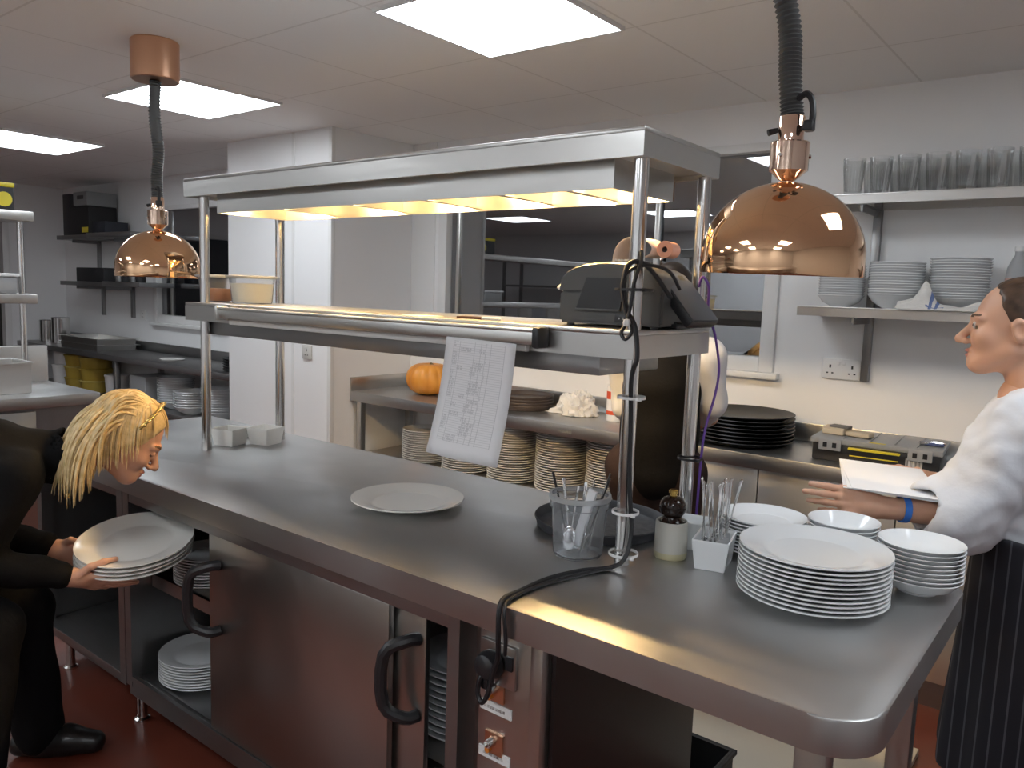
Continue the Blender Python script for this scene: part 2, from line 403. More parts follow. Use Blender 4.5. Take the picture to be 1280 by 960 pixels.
# open bay on the right: two square legs
rb = thing('support_frame', 'square steel legs and rails carrying the open right end of the worktop', 'frame')
for (x, y) in ((-.345, 1.262), (-.345, 1.96)):
    b = BM(); box(b, x - .025, y - .025, .02, x + .025, y + .025, .836, .003); obj('leg', b, STEEL, rb)
    foot(rb, x, y, .03)
b = BM(); box(b, -.36, 1.29, .78, -.33, 1.935, .835, .002); box(b, -.86, 1.95, .78, -.37, 1.975, .835, .002); obj('rail', b, STEELDK, rb)
b = BM(); box(b, -.872, YC + .03, .12, -.862, YK - .005, .835); obj('side_panel', b, BAYSHADE, rb)  # shade of the bay is put into this panel's colour
# beige board and plastic crate on the floor beyond the counter
b = BM(); prism(b, [(-1.30, 2.26), (-.45, 2.26), (-.45, 2.9), (-1.30, 2.9)], .0, .018, .003); tag(obj('floor_board', b, BEIGE), 'pale beige board lying on the floor behind the open end of the counter', 'board')
cr = thing('storage_crate', 'dark plastic crate on the floor, seen under the worktop', 'crate', (-.99, 2.135, 0)); cr.scale = (.72, .8, .72)
b = BM(); box(b, -.2, -.12, .0, .2, .12, .02); box(b, -.2, -.12, .02, -.188, .12, .22); box(b, .188, -.12, .02, .2, .12, .22); box(b, -.188, -.12, .02, .188, -.108, .22); box(b, -.188, .108, .02, .188, .12, .22)
obj('tub', b, BLACKM, cr)
b = BM(); box(b, -.212, -.132, .2, .212, -.12, .22, .002); box(b, -.212, .12, .2, .212, .132, .22, .002); box(b, -.212, -.12, .2, -.2, .12, .22, .002); box(b, .2, -.12, .2, .212, .12, .22, .002); obj('rim', b, BLACKM, cr)

# ------------------------------------------------------------------ heated gantry
GL, GR, GF, GB = -2.79, -.883, 1.556, 1.952
g = thing('heated_gantry', 'two-tier steel heated gantry with warm strip lamps, standing on the worktop', 'gantry')
def trayshelf(z0, z1, name):
    b = BM(); th = .012
    box(b, GL, GF, z1 - th, GR, GB, z1, .003)
    box(b, GL, GF, z0, GR, GF + th, z1 - th); box(b, GL, GB - th, z0, GR, GB, z1 - th); box(b, GL, GF + th, z0, GL + th, GB - th, z1 - th); box(b, GR - th, GF + th, z0, GR, GB - th, z1 - th)
    box(b, GL + th, GF + th, z0 + .012, GR - th, GB - th, z0 + .02)
    return obj(name, b, STEEL, g)
trayshelf(1.837, 1.902, 'top_shelf'); trayshelf(1.388, 1.454, 'lower_shelf')
# heat element box under the lower shelf
b = BM(); box(b, -2.74, 1.605, 1.338, -1.0, 1.9, 1.40, .004); obj('heater_box', b, STEELDK, g)
# lamp channel: open below
b = BM(); x0, x1, y0, y1, z0, z1 = -2.65, -.985, 1.605, 1.90, 1.778, 1.86; th = .006
box(b, x0, y0, z0, x1, y0 + th, z1); box(b, x0, y1 - th, z0, x1, y1, z1); box(b, x0, y0 + th, z0, x0 + th, y1 - th, z1); box(b, x1 - th, y0 + th, z0, x1, y1 - th, z1)
box(b, x0 + th, y0 + th, z1 - .012, x1 - th, y1 - th, z1 - .006)
for x in (-2.37, -2.0, -1.67, -1.38, -1.16): box(b, x - .012, y0 + th, 1.788, x + .012, y1 - th, z1 - .012)
obj('lamp_channel', b, STEEL, g)
for i, x in enumerate((-2.55, -2.18, -1.83, -1.51, -1.25, -1.07)):
    b = BM(); tube(b, [(x - .055, 1.75, 1.824), (x - .05, 1.75, 1.824), (x + .05, 1.75, 1.824), (x + .055, 1.75, 1.824)], [.003, .0065, .0065, .003], 10); hb = obj('heat_lamp_bulb', b, BULB, g)
    for s in (-1, 1):
        b = BM(); box(b, x + s * .066 - .011, 1.738, 1.812, x + s * .066 + .011, 1.762, 1.848, .002); obj('bulb_holder', b, CERAM, hb)
for (x, y) in ((-2.71, 1.59), (-.905, 1.59), (-2.71, 1.915), (-.905, 1.915)):
    for (za, zb) in ((.9003, 1.388), (1.454, 1.837)):
        b = BM(); cyl(b, x, y, za, zb, .0175, n=28)
        if za < 1: cyl(b, x, y, .9003, .93, .0185, n=28)
        obj('post', b, POLISH, g)
# order rail clipped to the front of the lower shelf
rl = thing('ticket_rail', 'grey aluminium order rail along the front of the lower gantry shelf', 'rail')
b = BM(); box(b, -2.505, 1.518, 1.405, -1.135, 1.556, 1.443, .006); box(b, -2.505, 1.513, 1.436, -1.135, 1.53, 1.446, .003); obj('rail_body', b, ALU, rl)
b = BM(); box(b, -2.475, 1.540, 1.386, -1.175, 1.556, 1.403, .002); obj('lower_strip', b, LTGREY, rl)
for x in (-2.52, -1.137):
    b = BM(); t = bmesh.new(); box(t, 0, 1.508, 1.398, .022, 1.556, 1.45, .007, 2); merge(b, t, Matrix.Translation((x, 0, 0)))
    if x > -2: obj('end_cap', b, BLACKP, rl)
    else: obj('end_cap', b, ALU, rl)
# printed sheet hanging from the rail (slightly bowed)
def sheet():
    me = bpy.data.meshes.new('hanging_order_sheet'); vs = []; fs = []; uv = []
    nu, nv = 8, 12; TL, TR, BL, BR = Vector((-1.417, 1.515, 1.41)), Vector((-1.185, 1.515, 1.405)), Vector((-1.47, 1.50, 1.097)), Vector((-1.222, 1.50, 1.093))
    for j in range(nv + 1):
        for i in range(nu + 1):
            u, v = i / nu, j / nv
            p = (TL.lerp(TR, u)).lerp(BL.lerp(BR, u), v)
            p.y += -.012 * math.sin(PI * u) * v + .01 * math.sin(PI * v) ; vs.append(p)
    for j in range(nv):
        for i in range(nu):
            a = j * (nu + 1) + i; fs.append((a, a + 1, a + nu + 2, a + nu + 1))
    me.from_pydata(vs, [], fs); l = me.uv_layers.new(name='UVMap')
    for p in me.polygons:
        for li in p.loop_indices:
            k = me.loops[li].vertex_index; l.data[li].uv = ((k % (nu + 1)) / nu, 1 - (k // (nu + 1)) / nv)
    me.materials.append(SHEET); o = bpy.data.objects.new('hanging_order_sheet', me); COL.objects.link(o)
    md = o.modifiers.new('thick', 'SOLIDIFY'); md.thickness = .0006
    for p in me.polygons: p.use_smooth = True
    return o
tag(sheet(), 'white printed order sheet with a ruled table, hanging from the grey rail', 'paper')
b = BM(); tube(b, [(-1.46, 1.60, 1.458), (-1.44, 1.60, 1.459), (-1.37, 1.60, 1.459)], [.003, .004, .004], 8); tube(b, [(-1.37, 1.60, 1.459), (-1.31, 1.60, 1.459), (-1.305, 1.60, 1.458)], [.004, .004, .0015], 8, True, 1)
tag(obj('marker_pen', b, [mat('brown_cap', (.12, .05, .03), .4), WHITEP]), 'pen lying on the lower gantry shelf above the printed sheet', 'pen')
b = BM(); prism(b, [(-1.66, 1.58), (-1.58, 1.575), (-1.57, 1.66), (-1.65, 1.67)], 1.4545, 1.4555); tag(obj('order_slip', b, PAPER), 'small white paper slip on the lower gantry shelf left of the pen', 'paper')
# ------------------------------------------------------------------ copper heat lamps
def dome_lamp(x, y, zb, label, cordlean, rose=True, tilt=0):
    TM = Matrix.Translation((0, 0, .315)) @ Matrix.Rotation(tilt, 4, Vector((.785, .62, 0))) @ Matrix.Translation((0, 0, -.315))
    def tl(o): o.data.transform(TM); return o
    t = thing('copper_heat_lamp', label, 'lamp', (x, y, zb), 0, 'copper heat lamps over the counter')
    Rr = .163; prof = []
    for i in range(15):
        a = PI / 2 * i / 14; prof.append((Rr * math.cos(a) if i < 14 else .0, .03 + .155 * math.sin(a)))
    prof = [(Rr, .0)] + prof
    prof[-1] = (.018, .1845)
    inner = [(r - .004, z - .003) for r, z in reversed(prof[:-1])]
    b = BM(); lathe(b, [(.0, .1845)] + prof[::-1] + [(Rr - .001, -.003), (Rr - .004, -.001)] + inner[::-1] + [(0, .178)], 64)
    tl(obj('dome_shade', b, COPPERDOME, t, 50))
    b = BM(); lathe(b, [(0, .186), (.012, .186), (.022, .193), (.030, .201), (.0385, .207), (.0385, .262), (.036, .264), (.025, .264), (.025, .312), (.023, .315), (0, .315)], 40); tl(obj('lamp_neck', b, COPPER, t))
    b = BM()
    for k in range(3):
        a = k * 2.1 + .4; tube(b, [(.0385 * math.cos(a), .0385 * math.sin(a), .235), (.042 * math.cos(a), .042 * math.sin(a), .235)], .004, 8)
    tl(obj('neck_screw', b, CHROME, t))
    # bulb up inside the shade
    b = BM(); lathe(b, [(0, .02), (.03, .025), (.047, .05), (.045, .08), (.025, .12), (.02, .15), (0, .15)], 24); tl(obj('bulb', b, mat('frosted_bulb', (.7, .5, .4), .3), t))
    # ribbed coil cord up to the ceiling
    top = CZ - zb - (.15 if rose else .0)
    H_ = top - .31; path = catmull([(0, 0, .31), (cordlean * .15 - .003, 0, .31 + H_ * .2), (cordlean * .5 + .006, .004, .31 + H_ * .42), (cordlean * .75 - .004, -.004, .31 + H_ * .7), (cordlean, 0, top)], 22)
    pts = []; rs = []
    for i, p in enumerate(path): pts.append(p); rs.append(.0235 if i % 2 else .0185)
    b = BM(); tube(b, pts, rs, 14); obj('coil_cord', b, COIL, t, 80)
    b = BM(); tube(b, catmull([(.012, -.01, .345), (.03, -.014, .352), (.043, -.016, .335), (.046, -.018, .30), (.040, -.016, .285), (.026, -.008, .288)], 6), .0065, 8); box(b, .030, -.026, .278, .050, -.006, .30, .004); tube(b, [(-.024, -.01, .288), (-.040, -.022, .282)], [.005, .007], 8); obj('cord_loop', b, RUBBER, t)
    b = BM(); lathe(b, [(0, 0), (.086, 0), (.09, .004), (.09, .146), (.086, .15), (0, .15)], 48, (cordlean, 0, top if rose else top - .15)); obj('ceiling_rose', b, COPPERSAT, t)
    return t
dome_lamp(-3.13, 1.635, 1.545, 'smaller-looking copper dome lamp hanging at the far left end of the counter', .0)
dome_lamp(-.590, 1.635, 1.588, 'large copper dome lamp hanging near the right end of the gantry', -.05, tilt=R(2.1))

# ------------------------------------------------------------------ crockery
def plate_prof(r): return [(0, .004), (.55 * r, .004), (.56 * r, 0), (.60 * r, 0), (.63 * r, .005), (.97 * r, .0175), (r, .0195), (.995 * r, .0225), (.965 * r, .0217), (.68 * r, .0095), (.645 * r, .0065), (.6 * r, .0062), (0, .0066)]
def bowl_prof(r, h): return [(0, .004), (.36 * r, .004), (.37 * r, 0), (.44 * r, 0), (.46 * r, .005), (.78 * r, h * .42), (.96 * r, h * .90), (r, h * .96), (.985 * r, h), (.945 * r, h * .95), (.74 * r, h * .47), (.46 * r, .0084), (.3 * r, .0075), (0, .0072)]
PROTO = {}
def dish(key, prof, m, n=56):
    if key not in PROTO:
        b = BM(); lathe(b, prof, n); o = obj(key, b, m, None, 40); PROTO[key] = o.data; bpy.data.objects.remove(o)
    return PROTO[key]
def place(name, me, loc, label, cat, group=None, rot=(0, 0, 0)):
    o = bpy.data.objects.new(name, me); COL.objects.link(o); o.location = loc; o.rotation_euler = rot
    return tag(o, label, cat, group)
def stack(name, me, x, y, z0, n, pitch, what, where, cat, group=None, jit=.0004, lean=(0, 0)):
    for i in range(n):
        k = n - 1 - i
        place(name, me, (x + random.uniform(-jit, jit) + lean[0] * i, y + random.uniform(-jit, jit) + lean[1] * i, z0 + i * pitch), ordlab(k, n, what, where), cat, group, (0, 0, random.uniform(0, 6)))
Z0 = ZT + .0005
stack('dinner_plate', dish('plate_large', plate_prof(.155), CERAM, 72), -.495, 1.688, Z0, 11, .0095, 'white plate', 'the big front stack by the worktop corner', 'plate', 'dinner plates in the big front stack', .0012)
stack('side_plate', dish('plate_side', plate_prof(.105), CERAM), -.690, 1.912, Z0, 10, .0085, 'white plate', 'the medium stack beside the cutlery dish', 'plate', 'side plates beside the cutlery dish')
stack('bowl', dish('bowl_small', bowl_prof(.081, .044), CERAM), -.504, 1.93, Z0, 9, .0097, 'white bowl', 'the small stack behind the big front plates', 'bowl', 'bowls behind the big front plates')
stack('bowl', dish('bowl_wide', bowl_prof(.089, .040), CERAM), -.330, 1.90, Z0, 9, .0095, 'white bowl', 'the rightmost stack at the worktop edge', 'bowl', 'bowls at the right worktop edge', .0006)
place('dinner_plate', dish('plate_show', plate_prof(.166), CREAM, 72), (-1.638, 1.60, Z0), 'single large white plate lying empty on the worktop under the gantry', 'plate')
# round trays on the worktop
def tray_me(key, r, m): return dish(key, [(0, 0), (r * .93, 0), (r * .95, .002), (r, .026), (r * .992, .029), (r * .975, .027), (r * .93, .006), (r * .9, .004), (0, .004)], m, 72)
place('serving_tray', tray_me('tray', .182, TRAYM), (-1.105, 1.815, Z0), 'round dark anti-slip serving tray lying behind the clear cutlery tub', 'tray')

# clear tub with spoons
tx, ty = -1.02, 1.575
tub = thing('clear_tub', 'clear plastic tub holding spoons and knives beside the front gantry post', 'tub', (tx, ty, Z0))
b = BM(); lathe(b, [(0, .002), (.05, .002), (.052, 0), (.056, 0), (.060, .006), (.0675, .118), (.0725, .12), (.0735, .15), (.071, .151), (.0695, .123), (.0655, .121), (.0575, .009), (.053, .005), (0, .005)], 40); obj('tub_body', b, CLEARP, tub)
b = BM(); lathe(b, [(.0685, .140), (.0755, .140), (.0765, .146), (.0755, .1515), (.0685, .1515)], 40); obj('rim', b, FROST, tub)
def spoon(loc, aim, L, label, group, handle=CHROME, head='spoon'):
    """utensil standing in a vessel: head down at loc, handle towards aim"""
    t = thing('spoon' if head == 'spoon' else 'table_knife', label, 'cutlery', loc, 0, group)
    d = Vector(aim).normalized(); q = d.to_track_quat('Z', 'Y').to_matrix().to_4x4()
    b = BM(); s = bmesh.new()
    tube(s, [(0, 0, .05), (0, .001, .08), (0, 0, L * .7), (0, 0, L)], [.0022, .0026, .0038, .0045], 8)
    for v in s.verts: v.co.y *= .45
    merge(b, s, q)
    obj('handle', b, handle, t)
    b = BM(); s = bmesh.new()
    if head == 'spoon':
        bmesh.ops.create_uvsphere(s, u_segments=16, v_segments=10, radius=1)
        for v in s.verts: v.co = Vector((v.co.x * .018, (v.co.y * .0035 + .004 * (v.co.x ** 2)), .029 + v.co.z * .029))
    else: box(s, -.008, -.0006, .0, .008, .0006, .06, .0003)
    merge(b, s, q); obj('bowl_end' if head == 'spoon' else 'blade', b, CHROME, t)
    return t
for (dx, dy, ax, ay, L) in ((-.02, .0, -.26, .12, .175), (-.005, .01, -.05, .22, .165), (.012, -.01, .12, .10, .185), (.022, .008, .18, .14, .18), (-.018, -.015, .02, .18, .16)):
    spoon((tx + dx, ty + dy, Z0 + .008), (ax, ay, 1), L, 'steel spoon standing in the clear plastic tub', 'spoons in the clear tub')
for (dx, dy, ax, ay, L, w) in ((.018, -.012, .33, .06, .205, 'leaning furthest right'), (-.028, .005, -.36, .05, .19, 'leaning left'), (.004, .018, .22, .22, .20, 'leaning back')):
    spoon((tx + dx, ty + dy, Z0 + .008), (ax, ay, 1), L, f'black-handled knife standing in the clear tub, {w}', 'knives in the clear tub', BLACKP, 'knife')
# pale paper-wrapped cutlery leaning in the same tub
b = BM(); xbox(b, (.024, .010, .15), Matrix.Translation((tx + .016, ty + .0, Z0 + .095)) @ Matrix.Rotation(R(17), 4, 'Y'), .003); tag(obj('paper_napkin', b, PAPER), 'folded pale napkin standing among the spoons in the clear tub', 'napkin')

# stoneware pot with pepper mill
px_, py_ = -.846, 1.722
b = BM(); lathe(b, [(0, .003), (.037, .003), (.0385, 0), (.040, .004), (.0405, .016), (.040, .018), (.039, .088), (.037, .091), (.034, .089), (.034, .012), (0, .012)], 36)
for f in b.faces:
    f.material_index = 1 if f.calc_center_median().z < .017 and f.calc_center_median().xy.length > .02 else 0
o = obj('stoneware_pot', b, [STONEW, STONEY]); o.location = (px_, py_, Z0); tag(o, 'pale stoneware pot with yellowish foot, holding the dark pepper mill', 'pot')
pm = thing('pepper_mill', 'round dark wooden pepper mill with brass top, standing in the stoneware pot', 'pepper mill', (px_, py_, Z0 + .013))
b = BM(); lathe(b, [(0, 0), (.026, 0), (.026, .06), (.030, .071), (.030, .077), (.024, .083), (.0225, .088), (0, .089)], 32); obj('mill_body', b, WOOD, pm)
b = BM(); lathe(b, [(0, .088), (.0225, .0885), (.029, .097), (.0325, .110), (.030, .124), (.022, .134), (.010, .139), (0, .139)], 32); obj('mill_head', b, WOOD, pm)
b = BM(); lathe(b, [(0, .138), (.0085, .138), (.0085, .144), (.0115, .146), (.0115, .152), (.008, .155), (0, .155)], 20); obj('brass_knob', b, BRASS, pm)
# square white dish of forks, long way to the back; a second one behind the pot
def square_dish(name, x, y, w, l, h, rz, label, m=CERAM):
    t = bmesh.new(); k = .80
    def loop(s, z, q=0): return [t.verts.new((sx * (w / 2 * s - q), sy * (l / 2 * (1 - (1 - s) * w / l) - q), z)) for sx, sy in ((-1, -1), (1, -1), (1, 1), (-1, 1))]
    A = loop(k, 0); B = loop(1, h); C_ = loop(1, h, .004); D = loop(k, .006, .003)
    t.faces.new(A[::-1]); bridge(t, A, B); bridge(t, B, C_); bridge(t, C_, D); t.faces.new(D)
    bmesh.ops.bevel(t, geom=t.edges[:], offset=.0014, segments=2, affect='EDGES')
    o = obj(name, t, m); o.location = (x, y, Z0); o.rotation_euler = (0, 0, rz)
    return tag(o, label, 'dish')
square_dish('cutlery_dish', -.742, 1.742, .086, .125, .072, R(14), 'white tapered square dish full of forks, beside the pepper mill')
square_dish('cutlery_dish', -.845, 1.832, .085, .085, .072, R(14), 'white square dish behind the pepper mill pot')
def fork_me():
    b = BM(); L = .195
    s = bmesh.new(); tube(s, [(0, 0, .06), (0, 0, .08), (0, .002, .13), (0, .0, L - .004), (0, -.002, L)], [.0032, .0022, .0034, .0062, .0035], 8)
    for v in s.verts: v.co.y *= .42
    merge(b, s)
    s = bmesh.new(); box(s, -.0105, -.0012, .04, .0105, .0012, .062, .0008); merge(b, s)
    for k in range(4): tube(b, [(-.0084 + k * .0056, .0, .041), (-.0084 + k * .0056, -.003, .0)], [.0016, .0009], 6)
    o = obj('fork', b, CHROME); me = o.data; bpy.data.objects.remove(o); return me
FORK = fork_me()
for i in range(13):
    u = i / 12; lx = -.026 + .052 * ((i * 5) % 13) / 12; ly = -.036 + .078 * u
    c, s = math.cos(R(14)), math.sin(R(14))
    place('fork', FORK, (-.742 + c * lx - s * ly, 1.742 + s * lx + c * ly, Z0 + .0075), 'steel fork standing handle-up in the white square dish', 'cutlery', 'forks in the white square dish',
          (R(random.uniform(-6, 4)), R(-3 + 16 * u + random.uniform(-4, 4)), R(random.uniform(60, 120))))
# white pots at the far left end of the worktop
def ramekin(x, y, w, h, rz, label): return square_dish('square_ramekin', x, y, w, w, h, rz, label, CREAM)
ramekin(-2.748, 1.712, .105, .066, R(20), 'white square dish in the middle of three, left end of the worktop')
ramekin(-2.674, 1.822, .105, .066, R(14), 'white square dish nearest the rear left gantry post')
b = BM(); xbox(b, (.13, .10, .04), Matrix.Translation((-2.865, 1.80, Z0 + .0205)) @ Matrix.Rotation(R(15), 4, 'Z'), .012); xbox(b, (.12, .09, .004), Matrix.Translation((-2.865, 1.80, Z0 + .0425)) @ Matrix.Rotation(R(15), 4, 'Z'), .001)
tag(obj('lidded_box', b, CREAM), 'low white lidded box at the left end of the worktop', 'box')

# plates inside the hot cupboard
stack('side_plate', dish('plate_cup', plate_prof(.12), CERAM), -2.41, 1.425, .511, 10, .0098, 'white plate', 'the stack on the upper cupboard shelf', 'plate', 'plates on the upper cupboard shelf')
stack('dinner_plate', dish('plate_cupb', plate_prof(.148), CERAM), -2.462, 1.425, .1505, 9, .0098, 'white plate', 'the stack on the cupboard floor', 'plate', 'plates on the cupboard floor')
stack('dinner_plate', dish('plate_cupc', plate_prof(.13), CERAM), -1.30, 1.50, .386, 11, .0178, 'white plate', 'the stack in the gap right of the doors', 'plate', 'plates in the gap right of the cupboard doors')

# ------------------------------------------------------------------ things on the gantry shelf
ZS = 1.4545
def deli_tub(x, y, label, fill, fillz, r0, r1, h, lidl):
    t = thing('deli_tub', label, 'tub', (x, y, ZS))
    b = BM(); lathe(b, [(0, 0), (r0, 0), (r0 + .002, .003), (r1, h), (r1 - .0015, h), (r0 - .001, .0035), (0, .002)], 32); obj('tub_body', b, CLEARP, t)
    b = BM(); lathe(b, [(0, .0025), (r0 - .002, .004), (r0 + (r1 - r0) * fillz / h - .002, fillz), (0, fillz + .002)], 32); obj('contents', b, fill, t)
    b = BM(); lathe(b, [(0, h - .002), (r1 - .004, h - .002), (r1, h - .004), (r1 + .012, h - .002), (r1 + .013, h + .005), (r1 - .002, h + .007), (r1 - .006, h + .002), (0, h + .001)], 32); obj('lid', b, FROST, t)
deli_tub(-2.868, 1.735, 'clear lidded tub of orange sauce on the lower gantry shelf', AMBER, .052, .058, .070, .098, 0)
deli_tub(-2.66, 1.755, 'clear lidded tub of white sauce on the lower gantry shelf', mat('cream_sauce', (.85, .80, .66), .4), .075, .072, .084, .098, 0)
# order printer
pr = thing('order_printer', 'charcoal kitchen order printer with curled paper, on the right end of the gantry shelf', 'printer', (-1.02, 1.735, ZS), R(8))
def extrude_profile(b, prof, x0, x1, bev=0, mi=0):
    t = bmesh.new(); a = [t.verts.new((x0, y, z)) for y, z in prof]; c = [t.verts.new((x1, y, z)) for y, z in prof]
    t.faces.new(a[::-1]); t.faces.new(c); bridge(t, a, c)
    bmesh.ops.recalc_face_normals(t, faces=t.faces)
    if bev: bmesh.ops.bevel(t, geom=t.edges[:], offset=bev, segments=2, affect='EDGES')
    for f in t.faces: f.material_index = mi
    merge(b, t)
b = BM(); extrude_profile(b, [(-.09, .006), (.13, .006), (.13, .085), (-.09, .085)], -.135, .135, .006); obj('base', b, PRINTERM, pr)
# bulging cover: elliptical arch across the width, slightly set in
b = BM(); rows = []
for j in range(13):
    a = PI * j / 12; row = []
    for (yy, s) in ((-.093, .93), (-.086, 1.0), (.0, 1.03), (.12, 1.0), (.128, .93)):
        row.append(b.verts.new((-.134 * math.cos(a) * (1 if abs(math.cos(a)) < .99 else 1), yy, .085 + .072 * s * (math.sin(a) ** .62))))
    rows.append(row)
for j in range(12):
    for i in range(4): b.faces.new((rows[j][i], rows[j][i + 1], rows[j + 1][i + 1], rows[j + 1][i]))
b.faces.new([r_[0] for r_ in rows]); b.faces.new([r_[-1] for r_ in rows][::-1])
obj('cover', b, PRINTERM, pr, 40)
b = BM(); prism(b, [(-.085, .042), (.03, .042), (.045, .118), (-.06, .118)], 0, .003)
s = bmesh.new(); merge(s, b); merge_b = BM(); merge(merge_b, s, Matrix.Translation((0, -.0935, 0)) @ Matrix.Rotation(R(90), 4, 'X')); obj('paper_slot', merge_b, BLACKP, pr)
b = BM(); box(b, -.085, -.102, .038, .032, -.088, .043, .001); obj('slot_lip', b, PRINTERM, pr)
b = BM(); box(b, .018, -.0945, .012, .052, -.088, .032, .001); sw = obj('power_switch', b, BLACKP, pr)
b = BM(); box(b, .028, -.096, .0215, .032, -.0943, .0225); box(b, .0295, -.096, .0195, .0305, -.0943, .0245); box(b, .040, -.096, .019, .041, -.0943, .025); obj('switch_mark', b, WHITEP, sw)
b = BM()
for (x, y) in ((-.11, -.07), (.11, -.07), (-.11, .11), (.11, .11)): cyl(b, x, y, 0, .007, .01, n=12)
obj('foot', b, RUBBER, pr)
b = BM(); tube(b, [(-.137, -.06, .088), (-.144, -.07, .094), (-.150, -.07, .090)], [.006, .008, .004], 10); tube(b, [(-.137, -.05, .085), (-.143, -.052, .072)], [.005, .004], 8); obj('release_lever', b, WHITEP, pr)
b = BM(); box(b, -.02, -.0955, .150, .05, -.094, .155)
# maker's lettering strip on the cover (small pale dashes as in the photo)
b.free(); b = BM()
for k in range(7): box(b, -.010 + k * .0075, -.060, .1595, -.0045 + k * .0075, -.0585, .1645)
obj('lettering', b, LTGREY, pr)
b = BM()
for k in range(7): pass
b.free()
b = BM(); box(b, -.03, .0, .1585, .05, .05, .1625, .001); obj('paper_exit', b, BLACKP, pr)
# paper strip curling up and over to the right
def strip(name, pts, w, axis, m, parent, th=.0006):
    b = BM(); P = catmull(pts, 8); ax = Vector(axis) * w / 2; pv = None
    for p in P:
        cur = (b.verts.new(p - ax), b.verts.new(p + ax))
        if pv: b.faces.new((pv[0], pv[1], cur[1], cur[0]))
        pv = cur
    o = obj(name, b, m, parent, 80); md = o.modifiers.new('thick', 'SOLIDIFY'); md.thickness = th; return o
PINKP = add_noise(mat('receipt_paper', (.72, .60, .55), .7), (1, 1, 90), 1.2, None, None, (.66, .55, .50), (.76, .66, .61), detail=0)
strip('receipt', [(-.025, .03, .155), (-.02, .03, .19), (.0, .03, .215), (.03, .03, .222), (.06, .03, .213), (.078, .03, .195), (.07, .03, .178), (.05, .03, .172)], .072, (.25, .97, 0), PINKP, pr)
b = BM(); lathe(b, [(.012, -.036), (.034, -.036), (.034, .036), (.012, .036)], 28); t_ = BM(); merge(t_, b, Matrix.Translation((.10, .03, .192)) @ Matrix.Rotation(R(90), 4, 'X') @ Matrix.Diagonal((.6, .6, .8, 1))); obj('paper_roll', t_, mat('pink_paper', (.72, .36, .25), .7), pr)
# tilted card terminal behind the front right post
ct = thing('tilted_terminal', 'grey tilted screen terminal leaning beside the printer on the gantry shelf', 'terminal', (-.889, 1.785, ZS), R(-4))
M = Matrix.Translation((.02, 0, .062)) @ Matrix.Rotation(R(48), 4, 'Y')
b = BM(); xbox(b, (.135, .13, .026), M, .006); obj('case', b, BLACKP, ct)
b = BM(); xbox(b, (.128, .122, .004), M @ Matrix.Translation((0, 0, .0135)), .001); obj('face_plate', b, GREYP, ct)
b = BM(); xbox(b, (.09, .07, .016), Matrix.Translation((-.03, 0, .0085)), .003); xbox(b, (.016, .05, .085), Matrix.Translation((-.022, 0, .045)) @ Matrix.Rotation(R(20), 4, 'Y'), .003); obj('stand', b, BLACKP, ct)
b = BM(); xbox(b, (.03, .05, .02), M @ Matrix.Translation((-.067, .02, .004)), .003); obj('hinge_block', b, mat('olive_plastic', (.13, .10, .04), .5), ct)
b = BM(); tube(b, [(-.845, 1.86, ZS + .008), (-.80 - .095, 1.925, ZS + .008)], .008, 8); box(b, -.90, 1.92, ZS, -.887, 1.95, ZS + .016, .002); tag(obj('small_adaptor', b, LTGREY), 'small grey connector lying at the back right corner of the gantry shelf', 'connector')
# cables
cb = thing('power_cable', 'black cable looped round the front gantry post and over the worktop edge', 'cable', (-.905, 1.57, ZT))
def T(pts, r, name, m, parent, n=8, k=7): b = BM(); tube(b, catmull(pts, k), r, n); return obj(name, b, m, parent)
o3 = (-.905, 1.57, .9)
def rel(pts): return [(x - o3[0], y - o3[1], z - o3[2]) for x, y, z in pts]
T(rel([(-.862, 1.68, 1.53), (-.868, 1.62, 1.575), (-.875, 1.56, 1.605), (-.893, 1.535, 1.60), (-.905, 1.535, 1.56), (-.895, 1.54, 1.50), (-.870, 1.535, 1.462), (-.858, 1.53, 1.40), (-.866, 1.53, 1.37), (-.883, 1.553, 1.335), (-.884, 1.562, 1.25), (-.880, 1.565, 1.10), (-.872, 1.57, .99), (-.875, 1.55, .93), (-.90, 1.53, .908), (-.94, 1.47, .906), (-.965, 1.38, .906), (-.965, 1.28, .907), (-.955, 1.208, .912), (-.947, 1.184, .893), (-.945, 1.182, .84), (-.957, 1.198, .79), (-.975, 1.205, .745), (-.985, 1.205, .70), (-1.0, 1.203, .675), (-1.013, 1.205, .69), (-1.010, 1.205, .72), (-1.005, 1.212, .735)]), .0055, 'cord', RUBBER, cb)
T(rel([(-.845, 1.69, 1.55), (-.85, 1.64, 1.59), (-.868, 1.57, 1.60), (-.895, 1.54, 1.585), (-.905, 1.53, 1.555), (-.897, 1.535, 1.50), (-.880, 1.535, 1.47), (-.876, 1.53, 1.45), (-.888, 1.525, 1.435), (-.898, 1.525, 1.45), (-.889, 1.53, 1.475), (-.882, 1.535, 1.52), (-.878, 1.535, 1.56), (-.872, 1.55, 1.605), (-.878, 1.56, 1.63), (-.882, 1.555, 1.60)]), .0042, 'cord_loop', RUBBER, cb)
T(rel([(-.895, 1.53, .908), (-.925, 1.46, .9055), (-.955, 1.33, .9055), (-.95, 1.22, .908), (-.935, 1.187, .897), (-.93, 1.187, .84), (-.94, 1.2, .80)]), .004, 'thin_cord', RUBBER, cb)
b = BM(); lathe(b, [(0, -.005), (.02, -.005), (.031, .0), (.032, .012), (.026, .028), (.016, .034), (0, .035)], 24, sq=1.0); p_ = BM(); merge(p_, b, Matrix.Translation(rel([(-1.003, 1.2368, .748)])[0]) @ Matrix.Rotation(R(90), 4, 'X')); box(p_, *[a for a in rel([(-1.013, 1.21, .70)])[0]], *[a for a in rel([(-.993, 1.230, .745)])[0]], .004); obj('plug', p_, BLACKP, cb)
